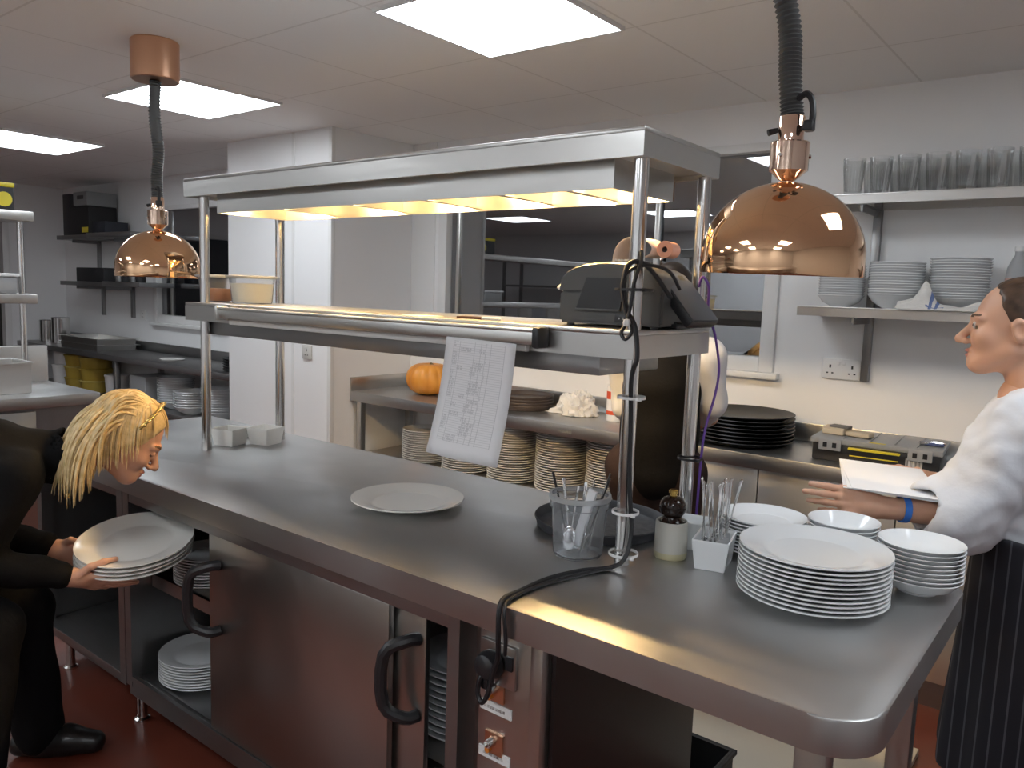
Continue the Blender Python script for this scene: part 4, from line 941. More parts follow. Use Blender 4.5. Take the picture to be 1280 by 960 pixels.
def snet(fn, lo, hi, h):
    """naive surface nets of the zero level of fn on a regular grid: (vertices, quads)"""
    n = [int(math.ceil((hi[i] - lo[i]) / h)) + 1 for i in range(3)]
    ax = [lo[i] + h * np.arange(n[i], dtype=np.float32) for i in range(3)]
    G = np.stack(np.meshgrid(*ax, indexing='ij'), -1).reshape(-1, 3).astype(np.float32)
    D = np.empty(len(G), np.float32)
    for s in range(0, len(G), 400000): D[s:s + 400000] = fn(G[s:s + 400000])
    D = D.reshape(n); S = D < 0
    cn = [k - 1 for k in n]
    corners = [(i, j, k) for i in (0, 1) for j in (0, 1) for k in (0, 1)]
    sl = lambda o: tuple(slice(o[i], o[i] + cn[i]) for i in range(3))
    cnt = sum(S[sl(o)].astype(np.int8) for o in corners); act = (cnt > 0) & (cnt < 8)
    idx = -np.ones(cn, np.int64); I = np.argwhere(act); idx[act] = np.arange(len(I))
    acc = np.zeros((len(I), 3)); num = np.zeros(len(I))
    for o in corners:
        for a in range(3):
            if o[a]: continue
            o2 = list(o); o2[a] = 1
            d0 = D[I[:, 0] + o[0], I[:, 1] + o[1], I[:, 2] + o[2]]; d1 = D[I[:, 0] + o2[0], I[:, 1] + o2[1], I[:, 2] + o2[2]]
            m = (d0 < 0) != (d1 < 0); t = np.where(m, d0 / np.where(m, d0 - d1, 1), 0)
            p = np.tile(np.array(o, float), (len(I), 1)); p[:, a] += t
            acc[m] += p[m]; num[m] += 1
    V = A3(lo) + h * (I + acc / num[:, None])
    Q = []
    for a in range(3):
        b_, c_ = (a + 1) % 3, (a + 2) % 3
        s0 = [slice(0, n[i]) for i in range(3)]; s1 = list(s0); s0[a] = slice(0, n[a] - 1); s1[a] = slice(1, n[a])
        E = S[tuple(s0)] != S[tuple(s1)]; W = np.argwhere(E)
        ok = (W[:, b_] > 0) & (W[:, c_] > 0) & (W[:, b_] < n[b_] - 1) & (W[:, c_] < n[c_] - 1); W = W[ok]
        def at(db, dc):
            X = W.copy(); X[:, b_] += db; X[:, c_] += dc; return idx[X[:, 0], X[:, 1], X[:, 2]]
        q = np.stack([at(-1, -1), at(0, -1), at(0, 0), at(-1, 0)], 1)
        fl = S[W[:, 0], W[:, 1], W[:, 2]]; q[~fl] = q[~fl][:, ::-1]; Q.append(q)
    return V, np.concatenate(Q)
def sdf_obj(name, parts, m, parent, base, smooth_it=1, face_mat=None, tex=None):
    """parts: list of (fn, lo, hi, h); all surfaces become one mesh under parent, placed relative to base"""
    VV, QQ, off = [], [], 0
    for fn, lo, hi, h in parts:
        V, Q = snet(fn, lo, hi, h)
        for _ in range(smooth_it):
            nb = np.zeros_like(V); ct = np.zeros(len(V))
            for k in range(4): np.add.at(nb, Q[:, k], V[Q[:, (k + 1) % 4]]); np.add.at(ct, Q[:, k], 1); np.add.at(nb, Q[:, (k + 1) % 4], V[Q[:, k]]); np.add.at(ct, Q[:, (k + 1) % 4], 1)
            V = .5 * V + .5 * nb / np.maximum(ct, 1)[:, None]
        VV.append(V); QQ.append(Q + off); off += len(V)
    V = np.concatenate(VV); Q = np.concatenate(QQ)
    me = bpy.data.meshes.new(name); me.from_pydata((V - np.array(base)).tolist(), [], Q.tolist())
    for q in (m if isinstance(m, (list, tuple)) else [m]): me.materials.append(q)
    me.polygons.foreach_set('use_smooth', [True] * len(me.polygons))
    if face_mat is not None:
        Cn = V[Q].mean(1); me.polygons.foreach_set('material_index', face_mat(Cn).astype(np.int32).tolist())
    o = bpy.data.objects.new(name, me); COL.objects.link(o); o.parent = parent
    return o
def bounds(pts, pad):
    a = np.array(pts, float); return a.min(0) - pad, a.max(0) + pad
def nrm(v): v = np.array(v, float); return v / np.linalg.norm(v)

# ---- head, in a local frame: x sideways, y forward, z up (metres), eyes at about z = 0
def head_sdf(Pl):
    d = ell(Pl, (0, -.014, .028), (.074, .095, .085))
    d = smin(d, ell(Pl, (0, .022, -.032), (.060, .068, .082)), .03)
    d = smin(d, ell(Pl, (0, .066, -.096), (.024, .022, .020)), .035)
    for s in (-1, 1):
        d = smin(d, cap(Pl, (s * .054, .0, -.058), (s * .018, .066, -.096), .020, .017), .03)
        d = smin(d, ell(Pl, (s * .036, .062, -.032), (.024, .024, .022)), .025)
        d = smax(d, -ell(Pl, (s * .031, .100, -.002), (.017, .016, .012)), .014)
        d = smin(d, cap(Pl, (s * .012, .088, .015), (s * .042, .075, .014), .009, .008), .014)
        d = smin(d, ell(Pl, (s * .031, .076, -.003), (.0145, .013, .013)), .004)
    d = smin(d, cap(Pl, (0, .086, .002), (0, .113, -.036), .0075, .0105), .012)
    d = smin(d, ell(Pl, (0, .114, -.041), (.0115, .011, .0095)), .008)
    for s in (-1, 1): d = smin(d, ell(Pl, (s * .0115, .100, -.045), (.008, .010, .007)), .006)
    d = smin(d, ell(Pl, (0, .090, -.0675), (.023, .011, .0058)), .006)
    d = smin(d, ell(Pl, (0, .088, -.0785), (.019, .011, .0065)), .006)
    d = smax(d, -ell(Pl, (0, .101, -.0728), (.022, .010, .0016)), .004)
    for s in (-1, 1):
        e = ell(Pl, (s * .076, -.008, -.010), (.009, .019, .031), np.array([[1, 0, 0], [0, .96, .26], [0, -.26, .96]]))
        e = smax(e, -ell(Pl, (s * .085, -.006, -.008), (.008, .011, .019)), .004)
        d = smin(d, e, .006)
    return d
def head_mats(Pl):
    """0 skin, 1 lips, 2 brows and lashes"""
    lip = np.minimum(ell(Pl, (0, .094, -.0675), (.021, .013, .0062)), ell(Pl, (0, .094, -.0785), (.018, .013, .0068))) < 0
    br = np.zeros(len(Pl), bool)
    for s in (-1, 1):
        br |= (cap(Pl, (s * .017, .096, .021), (s * .046, .078, .023), .0026, .0016) < .0022) & (Pl[:, 1] > .06)
        br |= (cap(Pl, (s * .019, .092, -.007), (s * .044, .082, -.008), .0016, .0014) < .002) & (Pl[:, 1] > .06)
    return np.where(lip & (Pl[:, 1] > .075), 1, np.where(br, 2, 0))
class Frame:
    def __init__(s, o, fwd, up, sc=1.0):
        s.o = np.array(o, float); y = nrm(fwd); z = np.array(up, float); z = nrm(z - y * (z @ y)); x = np.cross(y, z)
        s.M = np.stack([x, y, z], 1); s.sc = sc
    def loc(s, P): return (((P - s.o.astype(np.float32)) @ s.M.astype(np.float32)) / s.sc).astype(np.float32)
    def wor(s, p): return s.o + s.M @ (np.array(p, float) * s.sc)
def head_part(fr, neck_to, h=.0034):
    nb = A3(neck_to)
    n0 = fr.wor((0, -.022, -.05))
    def fn(P):
        Pl = fr.loc(P); d = head_sdf(Pl) * fr.sc
        return smin(d, cap(P, n0, nb, .050, .056), .02)
    pts = [fr.wor((x, y, z)) for x in (-.1, .1) for y in (-.12, .14) for z in (-.13, .13)] + [np.array(neck_to)]
    lo, hi = bounds(pts, .02); return (fn, lo, hi, h)
# ---- hand: wrist at o, Y along the palm to the fingers, X towards the thumb, Z out of the back of the hand
FING = [(.029, .086, (.040, .025, .020), .0088), (.0095, .092, (.045, .028, .021), .0090), (-.0105, .088, (.041, .026, .020), .0085), (-.029, .078, (.032, .019, .017), .0076)]
def hand_part(o, X, Y, Z, curl, thumb, spread=.06, sc=1.0, fore=None, h=.0026):
    """curl: per finger three bend angles; thumb: four points in the hand frame; fore: (point, radius) forearm continued up the arm"""
    o = np.array(o, float); Y = nrm(Y); X = np.array(X, float); X = nrm(X - Y * (X @ Y)); Zc = np.cross(X, Y); Z = Zc if Zc @ np.array(Z) > 0 else -Zc
    M = np.stack([X, Y, Z], 1)
    W = lambda p: o + M @ (np.array(p, float) * sc)
    segs = []; palm = []
    for f, (x, y, Ls, r) in enumerate(FING):
        p = np.array((x, y, 0.)); a = 0; d0 = np.array((x * spread / .03 * .5, 1., 0)); d0 /= np.linalg.norm(d0)
        palm.append((W((x * .62, .012, 0)), W((x, y, 0)), .0135 * sc, .0105 * sc)); chain = []
        for j, L in enumerate(Ls):
            a += curl[f][j]; d = d0 * math.cos(a) + np.array((0, 0, -1)) * math.sin(a); q = p + d * L
            chain.append((W(p), W(q), (r - .0006 * j) * sc, (r - .0006 * (j + 1)) * sc)); p = q
        segs.append(chain)
    T_ = [W(p) for p in thumb]; tch = [(T_[0], T_[1], .0125 * sc, .011 * sc), (T_[1], T_[2], .0105 * sc, .0095 * sc), (T_[2], T_[3], .0095 * sc, .0075 * sc)]
    def fn(P):
        d = None
        for s in palm: e = cap(P, *s); d = e if d is None else smin(d, e, .012 * sc)
        d = smin(d, cap(P, W((0, -.02, 0)), W((0, .03, 0)), .024 * sc, .022 * sc), .02 * sc)
        if fore is not None: d = smin(d, cap(P, W((0, .0, 0)), fore[0], .024 * sc, fore[1]), .015)
        for ch in segs + [tch]:
            e = None
            for s in ch: c = cap(P, *s); e = c if e is None else smin(e, c, .004)
            d = smin(d, e, .0055)
        return d
    pts = [q for ch in segs + [tch] for s in ch for q in s[:2]] + [o, W((0, -.03, 0))] + ([fore[0]] if fore else [])
    lo, hi = bounds(pts, .028 if not fore else .055); return (fn, lo, hi, h)
def wrinkle(P, amp, f, seed=0.):
    a = np.sin(P[:, 0] * f + 2.1 * np.sin(P[:, 2] * f * .6 + seed) + 1.3 * np.sin(P[:, 1] * f * .8)) * np.sin(P[:, 1] * f * .7 + 1.7 * np.sin(P[:, 0] * f * .5 + seed))
    return amp * a
def limb(P, pts, rs, k=.03):
    d = None
    for i in range(len(pts) - 1):
        e = cap(P, pts[i], pts[i + 1], rs[i], rs[i + 1]); d = e if d is None else smin(d, e, k)
    return d
SKIN1 = add_noise(mat('skin_a', (.62, .34, .23), .5, 0, Subsurface_Weight=.08, Subsurface_Radius=(.02, .008, .004)), (1, 1, 1), 40, .42, .58)
SKIN2 = add_noise(mat('skin_b', (.66, .38, .26), .5, 0, Subsurface_Weight=.08, Subsurface_Radius=(.02, .008, .004)), (1, 1, 1), 40, .42, .58)
LIPM = mat('lips', (.46, .16, .13), .4); BROWM = mat('brow', (.10, .055, .03), .7)
def hair_mat(name, c0, c1): return add_noise(mat(name, c0, .38), (1, 1, 1), 45, .3, .5, c0, c1)
BLONDE = hair_mat('blonde_hair', (.52, .36, .15), (.80, .62, .34)); BROWNH = hair_mat('brown_hair', (.035, .02, .012), (.09, .05, .03)); DARKH = hair_mat('dark_hair', (.02, .013, .01), (.04, .028, .02))
BLACKCL = add_noise(mat('black_cloth', (.0058, .0056, .006), .85, 0, Specular_IOR_Level=.12), (1, 1, 1), 90, bump=.15)
BLACKTR = add_noise(mat('black_trousers', (.008, .008, .009), .85, 0, Specular_IOR_Level=.12), (1, 1, 1), 90, bump=.15)
BROWNCL = add_noise(mat('dark_brown_cloth', (.030, .019, .017), .8, 0, Specular_IOR_Level=.12), (1, 1, 1), 90, bump=.15)
WHITECL = add_noise(mat('white_shirt', (.66, .68, .72), .8), (1, 1, 1), 60, bump=.12)
GREYSTRAP = mat('grey_strap', (.16, .16, .20), .8)
SHOE = mat('black_shoe', (.012, .011, .011), .3)
GOLD = mat('gold', (.85, .62, .22), .25, 1)
def apron_mat():
    m = mat('pinstripe_apron', (.02, .02, .03), .85); nt, b = nodes(m); N = nt.nodes.new; L = nt.links.new
    tc = N('ShaderNodeTexCoord'); sp = N('ShaderNodeSeparateXYZ'); L(tc.outputs['Object'], sp.inputs[0])
    ad = N('ShaderNodeMath'); ad.operation = 'ADD'; L(sp.outputs[0], ad.inputs[0]); ad.inputs[1].default_value = 5
    mu = N('ShaderNodeMath'); mu.operation = 'MULTIPLY'; L(ad.outputs[0], mu.inputs[0]); mu.inputs[1].default_value = 32
    fr = N('ShaderNodeMath'); fr.operation = 'FRACT'; L(mu.outputs[0], fr.inputs[0])
    lt = N('ShaderNodeMath'); lt.operation = 'LESS_THAN'; L(fr.outputs[0], lt.inputs[0]); lt.inputs[1].default_value = .14
    mx = N('ShaderNodeMix'); mx.data_type = 'RGBA'; L(lt.outputs[0], mx.inputs[0]); mx.inputs[6].default_value = (.014, .014, .02, 1); mx.inputs[7].default_value = (.075, .075, .09, 1)
    L(mx.outputs[2], b.inputs['Base Color']); return m
APRON = apron_mat()
def skeleton_fn(J, R_):
    """one continuous body: limbs and trunk blended"""
    def fn(P):
        d = limb(P, [J['pelvis'], J['waist'], J['chest'], J['neck']], R_['trunk'], .06)
        d = smin(d, cap(P, J['shL'], J['shR'], R_['sh'], R_['sh']), .05)
        d = smin(d, cap(P, J['hipL'], J['hipR'], R_['hip'], R_['hip']), .06)
        for s in 'LR':
            d = smin(d, limb(P, [J['sh' + s], J['el' + s], J['wr' + s]], R_['arm']), .03)
            d = smin(d, limb(P, [J['hip' + s], J['kn' + s], J['an' + s]], R_['leg']), .04)
            d = smin(d, cap(P, J['an' + s], J['toe' + s], .036, .028), .02)
        return d
    return fn
BODY_R = dict(trunk=[.125, .105, .115, .06], sh=.05, hip=.10, arm=[.046, .038, .026], leg=[.082, .055, .038])
def jb(J, keys, pad): return bounds([J[k] for k in keys], pad)
def shoe(P, an, toe, r=.045):
    an = A3(an); toe = A3(toe); dr = toe - an; dr[2] = 0; dr = dr / np.linalg.norm(dr)
    heel = an - dr * .055; heel[2] = .04; t0 = toe.copy(); t0[2] = .034; mid = an + (toe - an) * .5; mid[2] = .045
    d = smin(cap(P, heel, mid, .036, .044), cap(P, mid, t0, .044, .036), .03)
    d = smin(d, cap(P, an, an + dr * .02 + A3((0, 0, -.04)), .043, .045), .03)
    d = smax(d, -(P[:, 2] - .004), .006)
    return d
def locks(name, parent, base, fr, roots, m, length, grav, back, clear, width, nseg=12, seed=1, cr=(.074, .095, .085), wor_grav=(0, 0, -1)):
    """hair: many flat tapered locks combed from the scalp, falling with gravity and kept outside the skull"""
    rnd = random.Random(seed); b = BM()
    c = np.array((0, -.014, .028)); rr = np.array(cr)
    gl = fr.M.T @ np.array(wor_grav, float)
    for (th, ph) in roots:
        # th: 0 front .. pi back ; ph: elevation
        n = np.array((math.sin(th) * math.cos(ph), math.cos(th) * math.cos(ph), math.sin(ph)))
        p = c + rr * n * 1.0; pts = [p.copy()]; L = length * rnd.uniform(.85, 1.1); st = L / nseg
        t = np.array(back, float) * max(.25, min(1, n[1] + .75)) + np.array((n[0] * .35, 0, .25 if n[1] > .2 else -.35)) + np.array([rnd.uniform(-.05, .05) for _ in range(3)])
        cl = clear * rnd.uniform(.75, 1.15)
        for k in range(nseg):
            u = k / nseg; d = nrm(nrm(t) * (1 - u) ** 1.2 + gl * grav * (u ** .8) * 1.5 + np.array([rnd.uniform(-.025, .025) for _ in range(3)]))
            p = p + d * st
            q = (p - c) / rr; ql = np.linalg.norm(q); lim = 1 + cl / .085 * min(1, .35 + u * 1.4)
            if ql < lim and p[2] > -.08: p = c + rr * q / ql * lim
            elif p[2] <= -.08:
                hx = math.hypot(p[0], p[1] + .03)
                if hx < .075: p[0] *= .075 / max(hx, 1e-3); p[1] = (p[1] + .03) * .075 / max(hx, 1e-3) - .03
            pts.append(p.copy())
        w = width * rnd.uniform(.8, 1.2)
        tube(b, [fr.wor(q) - np.array(base) for q in pts], [w * fr.sc * (.75 if i == 0 else 1.0 if i < nseg * .7 else max(.12, 1 - (i - nseg * .7) / (nseg * .32))) for i in range(len(pts))], 6)
    return obj(name, b, m, parent, 80)
def eyes(parent, base, fr, shut=None):
    for s in (-1, 1):
        b = BM(); bmesh.ops.create_uvsphere(b, u_segments=16, v_segments=10, radius=.0112 * fr.sc, matrix=Matrix.Translation(Vector(fr.wor((s * .031, .0805, -.003)) - np.array(base))))
        g_ = Vector(fr.wor((s * .031, .30, -.03)) - np.array(base)); c_ = Vector(fr.wor((s * .031, .0805, -.003)) - np.array(base))
        for f in b.faces:
            dv = (f.calc_center_median() - c_).normalized().dot((g_ - c_).normalized()); f.material_index = 1 if dv > .86 else 0
        obj('eye', b, [shut or mat('eye_white', (.6, .56, .52), .3), shut or mat('iris', (.05, .035, .025), .2)], parent)

# ================================================================= bending woman in black at the left
B0 = (-2.55, .80, 0.0)
wm = thing('person', 'blonde person in black bending to lift white plates from the cupboard', 'person', B0)
fh = nrm((.5, .87, 0)); cs, sn = math.cos(R(36)), math.sin(R(36))
FR1 = Frame((-2.392, 1.142, 1.056), fh * cs + np.array((0, 0, -sn)), fh * sn + np.array((0, 0, cs)), 1.06)
J1 = dict(pelvis=(-2.62, .46, .86), waist=(-2.60, .62, .93), chest=(-2.575, .82, .985), neck=(-2.525, .965, 1.005), shL=(-2.735, .885, .985), shR=(-2.43, .845, .965),
          elL=(-2.79, .80, .76), wrL=(-2.615, .998, .690), elR=(-2.435, .735, .735), wrR=(-2.374, .937, .673), hipL=(-2.71, .50, .80), hipR=(-2.53, .50, .80),
          knL=(-2.64, .915, .50), anL=(-2.635, .955, .085), toeL=(-2.53, 1.075, .035), knR=(-2.475, .775, .52), anR=(-2.41, .70, .085), toeR=(-2.33, .84, .035))
body = skeleton_fn(J1, BODY_R); lo, hi = bounds(list(J1.values()), .16); lo[2] = .0
PLC = np.array((-2.385, 1.155, .730))                    # top plate's centre
def plate_tilt(): return Matrix.Rotation(R(9), 4, 'X') @ Matrix.Rotation(R(8), 4, 'Y')
hr = hand_part((-2.366, .952, .664), (.62, -.15, .75), (.30, .88, -.36), (.55, -.25, -.75), [(.05, .12, .1), (.10, .12, .1), (.16, .15, .12), (.25, .2, .15)],
               [(.022, .018, .004), (.054, .038, -.010), (.070, .068, -.026), (.070, .098, -.042)], fore=((-2.390, .885, .684), .028))
hl = hand_part((-2.605, 1.005, .680), (-.3, -.3, .9), (.62, .70, -.30), (-.6, -.2, -.75), [(.1, .15, .1)] * 4, [(.020, .020, .0), (.045, .042, -.016), (.050, .074, -.030), (.042, .100, -.036)], fore=((-2.662, .945, .709), .025))
fmat1 = lambda C_: np.where(np.linalg.norm(C_ - FR1.o, axis=1) < .17, head_mats(FR1.loc(C_.astype(np.float32))), 0)
sdf_obj('body', [(body, lo, hi, .0115), head_part(FR1, (-2.515, .975, .99)), hr, hl], [SKIN1, LIPM, BROWM], wm, B0, 1, fmat1)
eyes(wm, B0, FR1, SKIN1)
def jac1(P):
    d = limb(P, [J1['pelvis'], J1['waist'], J1['chest']], [.145, .125, .132], .06)
    d = smin(d, cap(P, J1['chest'], (-2.535, .945, 1.0), .11, .075), .05)
    d = smin(d, cap(P, J1['shL'], J1['shR'], .066, .068), .05)
    for s in 'LR':
        w_ = np.array(J1['wr' + s]); e_ = np.array(J1['el' + s]); c_ = e_ + (w_ - e_) * .93
        d = smin(d, limb(P, [J1['sh' + s], J1['el' + s], c_], [.066, .054, .043]), .035)
    # collar band standing round the neck
    col = np.abs(cap(P, (-2.51, .975, .985), (-2.475, 1.03, 1.015), .069, .073)) - .006
    col = smax(col, -((P - A3((-2.475, 1.03, 1.015))) @ A3(-nrm((.035, .055, .03)))), .01)
    d = smin(d, col, .015)
    d = smax(d, -cap(P, (-2.50, .985, .99), FR1.wor((0, -.01, -.06)), .053, .056), .01)
    return d + wrinkle(P, .0045, 34, 1.)
lo, hi = jb(J1, ['pelvis', 'waist', 'chest', 'neck', 'shL', 'shR', 'elL', 'elR', 'wrL', 'wrR'], .15)
jk = sdf_obj('jacket', [(jac1, lo, hi, .009)], BLACKCL, wm, B0)
b = BM(); bmesh.ops.create_uvsphere(b, u_segments=12, v_segments=8, radius=.008, matrix=Matrix.Translation(Vector((-2.368, .955, .905)) - Vector(B0))); obj('badge', b, GOLD, jk)
def trs1(P):
    d = smin(limb(P, [J1['waist'], J1['pelvis']], [.112, .135]), cap(P, J1['hipL'], J1['hipR'], .122, .122), .06)
    for s in 'LR': d = smin(d, limb(P, [J1['hip' + s], J1['kn' + s], (np.array(J1['an' + s]) + (0, 0, -.01))], [.112, .086, .070]), .04)
    return d + wrinkle(P, .004, 26, 2.)
lo, hi = jb(J1, ['waist', 'pelvis', 'hipL', 'hipR', 'knL', 'knR', 'anL', 'anR'], .17); lo[2] = .02
sdf_obj('trousers', [(trs1, lo, hi, .010)], BLACKTR, wm, B0)
for s in 'LR':
    an, toe = J1['an' + s], J1['toe' + s]; lo, hi = bounds([an, toe], .11); lo[2] = -.01
    sdf_obj('shoe', [(lambda P, an=an, toe=toe: shoe(P, an, toe), lo, hi, .006)], SHOE, wm, B0)
rnd = random.Random(5); roots = []
for i in range(1100):
    th = rnd.uniform(-PI, PI); ph = math.asin(rnd.uniform(-.05, 1))
    if abs(th) < 1.2 and ph < .62: continue
    if abs(th) < 2.0 and ph < .34: continue
    if .9 < abs(th) < 1.95 and ph < .8 and rnd.random() < .8: continue
    roots.append((th, ph))
# cap of hair under the locks
def cap1(P):
    Pl = FR1.loc(P); d = ell(Pl, (0, -.018, .032), (.083, .103, .092))
    cut = smax(Pl[:, 1] - .070 + (Pl[:, 2] - .03) * -.25, -(Pl[:, 2] + .01 + .35 * np.maximum(Pl[:, 1], -.05)), .01)
    d = smax(d, smax(Pl[:, 1] - .062 - .40 * np.maximum(Pl[:, 2] - .05, -.02), -(Pl[:, 2] - .75 * Pl[:, 1] + .03), .01), .012)
    return d * FR1.sc
pts = [FR1.wor((x, y, z)) for x in (-.1, .1) for y in (-.13, .12) for z in (-.1, .14)]; lo, hi = bounds(pts, .01)
hair1 = sdf_obj('hair', [(cap1, lo, hi, .005)], BLONDE, wm, B0)
h2 = locks('hair_locks', hair1, (0, 0, 0), FR1, roots, BLONDE, .265, 1.25, (0, -.85, .0), .012, .0040, 13, 3)
for v in h2.data.vertices: v.co = v.co - Vector(B0)
# braided gold band from ear to ear
b = BM(); pts = []
for i in range(29):
    a = R(-78 + 156 * i / 28); pts.append(np.array((math.sin(a) * .092, .008 + .018 * math.cos(a), .030 + .1015 * math.cos(a))))
pl = [Vector(FR1.wor(p) - np.array(B0)) for p in pts]
for k in range(2):
    tube(b, [p + Vector((.004 * math.sin(i * 1.9 + PI * k), .004 * math.cos(i * 1.9 + PI * k), 0)) for i, p in enumerate(pl)], .0042, 6)
obj('headband', b, GOLD, wm, 80)
# the four plates she holds
PH = dish('plate_held', plate_prof(.172), CREAM, 72)
for i in range(4):
    M_ = Matrix.Translation(Vector(PLC)) @ plate_tilt() @ Matrix.Translation((.002 * (i % 2), -.002 * i, -.0225 - .0125 * i))
    o = place('dinner_plate', PH, (0, 0, 0), ordlab(i, 4, 'large plate', 'the pile in the bending person’s hands').replace('’', "'"), 'plate', 'plates held by the bending person'); o.matrix_world = M_

# ================================================================= woman in white walking past at the right
B2 = (-.10, 2.42, 0.0)
wr = thing('person', 'dark-haired person in white jacket and striped apron walking past on the right', 'person', B2)
FR2 = Frame((-.250, 2.405, 1.488), (-.985, -.17, .02), (0.02, 0, 1), 1.06)
J2 = dict(pelvis=(-.13, 2.43, .88), waist=(-.14, 2.43, 1.0), chest=(-.175, 2.43, 1.16), neck=(-.215, 2.415, 1.305), shL=(-.205, 2.265, 1.24), shR=(-.205, 2.58, 1.24),
          elL=(-.305, 2.215, 1.015), wrL=(-.47, 2.115, 1.02), elR=(-.30, 2.66, 1.01), wrR=(-.44, 2.50, 1.03), hipL=(-.125, 2.35, .86), hipR=(-.125, 2.51, .86),
          knL=(-.16, 2.34, .47), anL=(-.08, 2.34, .09), toeL=(-.21, 2.33, .035), knR=(-.11, 2.51, .47), anR=(-.02, 2.51, .09), toeR=(-.15, 2.52, .035))
body = skeleton_fn(J2, BODY_R); lo, hi = bounds(list(J2.values()), .16); lo[2] = 0
hl2 = hand_part((-.472, 2.112, 1.022), (-.1, .25, .95), (-.80, -.50, .12), (.3, -.9, .1), [(.25, .3, .2), (.3, .35, .25), (.35, .35, .25), (.4, .35, .25)],
                [(.020, .020, -.004), (.040, .045, -.022), (.036, .078, -.034), (.028, .104, -.038)], fore=((-.34, 2.19, 1.018), .036))
hr2 = hand_part((-.44, 2.50, 1.03), (.1, -.3, .9), (-.75, -.55, .1), (.2, .9, .1), [(.25, .3, .2)] * 4, [(.020, .020, -.004), (.040, .045, -.022), (.036, .078, -.034), (.028, .104, -.038)], fore=((-.32, 2.63, 1.015), .036))
fmat2 = lambda C_: np.where(np.linalg.norm(C_ - FR2.o, axis=1) < .17, head_mats(FR2.loc(C_.astype(np.float32))), 0)
sdf_obj('body', [(body, lo, hi, .0115), head_part(FR2, (-.19, 2.415, 1.27)), hl2, hr2], [SKIN2, LIPM, BROWM], wr, B2, 1, fmat2)
eyes(wr, B2, FR2)
def hair2f(P):
    Pl = FR2.loc(P); d = ell(Pl, (0, -.020, .030), (.079, .100, .090))
    d = smin(d, ell(Pl, (0, -.115, .02), (.034, .034, .036)), .02)          # small bun
    # hairline: forehead back over the temple to behind the ear
    d = smax(d, Pl[:, 1] - .040 - .30 * (Pl[:, 2] - .06), .01)
    d = smax(d, -(Pl[:, 2] - .72 * Pl[:, 1] + .012), .012)
    return (d + .0012 * np.sin(Pl[:, 0] * 260 + 40 * Pl[:, 2])) * FR2.sc
pts = [FR2.wor((x, y, z)) for x in (-.1, .1) for y in (-.17, .12) for z in (-.1, .14)]; lo, hi = bounds(pts, .01)
sdf_obj('hair', [(hair2f, lo, hi, .004)], BROWNH, wr, B2)
def jac2(P):
    d = limb(P, [J2['pelvis'], J2['waist'], J2['chest']], [.170, .155, .155], .07)
    d = smin(d, cap(P, J2['chest'], (-.195, 2.415, 1.29), .12, .066), .05)
    d = smin(d, cap(P, J2['shL'], J2['shR'], .072, .072), .05)
    for s in 'LR':
        w_ = np.array(J2['wr' + s]); e_ = np.array(J2['el' + s]); c_ = e_ + (w_ - e_) * .28
        d = smin(d, limb(P, [J2['sh' + s], J2['el' + s], c_], [.084, .094, .082]), .05)
    
    d = smax(d, -cap(P, (-.19, 2.415, 1.27), (-.235, 2.41, 1.40), .054, .062), .01)
    for s in 'LR':   # open cuffs
        w_ = np.array(J2['wr' + s]); e_ = np.array(J2['el' + s]); d = smax(d, -cap(P, e_ + (w_ - e_) * .26, e_ + (w_ - e_) * .8, .058, .062), .008)
    d = d + wrinkle(P, .007, 34, .5) + wrinkle(P[:, [2, 0, 1]], .0035, 75, 1.5)
    return smax(d, -(P[:, 2] - .848 - .006 * np.sin(P[:, 0] * 22 + P[:, 1] * 17)), .006)
lo, hi = jb(J2, ['pelvis', 'waist', 'chest', 'neck', 'shL', 'shR', 'elL', 'elR'], .17)
jk2 = sdf_obj('jacket', [(jac2, lo, hi, .009)], WHITECL, wr, B2)
b = BM(); tube(b, catmull([(-.245, 2.335, 1.262), (-.19, 2.322, 1.305), (-.13, 2.345, 1.335), (-.105, 2.42, 1.35), (-.13, 2.495, 1.335), (-.19, 2.51, 1.305), (-.245, 2.50, 1.262)], 6), .015, 8)
for v in b.verts: v.co -= Vector(B2)
obj('collar', b, GREYSTRAP, jk2)
b = BM(); lathe(b, [(.031, -.008), (.034, -.008), (.034, .008), (.031, .008), (.031, -.008)], 24); t = BM(); q = Vector((-.125, -.09, .006)).to_track_quat('Z', 'Y').to_matrix().to_4x4(); merge(t, b, Matrix.Translation(Vector((-.42, 2.143, 1.021)) - Vector(B2)) @ q); obj('wristband', t, BLUEM, wr)
def apr2(P):
    c0 = np.array((-.13, 2.43)); z = P[:, 2]
    fl = np.clip((.95 - z) / .6, 0, 1); rx = .165 + .04 * fl; ry = .212 + .02 * fl
    x = (P[:, 0] - c0[0]) / rx; y = (P[:, 1] - c0[1]) / ry; ang = np.arctan2(y, x)
    rr = np.sqrt(x * x + y * y); d = (rr - 1 - .045 * fl * np.sin(ang * 9)) * .16
    d = np.abs(d + .01) - .010
    d = smax(d, z - .965, .006); d = smax(d, .30 - z, .006); return d
sdf_obj('apron', [(apr2, np.array((-.36, 2.14, .27)), np.array((.20, 2.72, 1.0)), .009)], APRON, wr, B2)
def trs2(P):
    d = cap(P, J2['hipL'], J2['hipR'], .104, .104)
    for s in 'LR': d = smin(d, limb(P, [J2['hip' + s], J2['kn' + s], J2['an' + s]], [.10, .078, .06]), .04)
    return d + wrinkle(P, .004, 26, 1.)
lo, hi = jb(J2, ['hipL', 'hipR', 'knL', 'knR', 'anL', 'anR'], .15); lo[2] = .03
sdf_obj('trousers', [(trs2, lo, hi, .011)], BLACKTR, wr, B2)
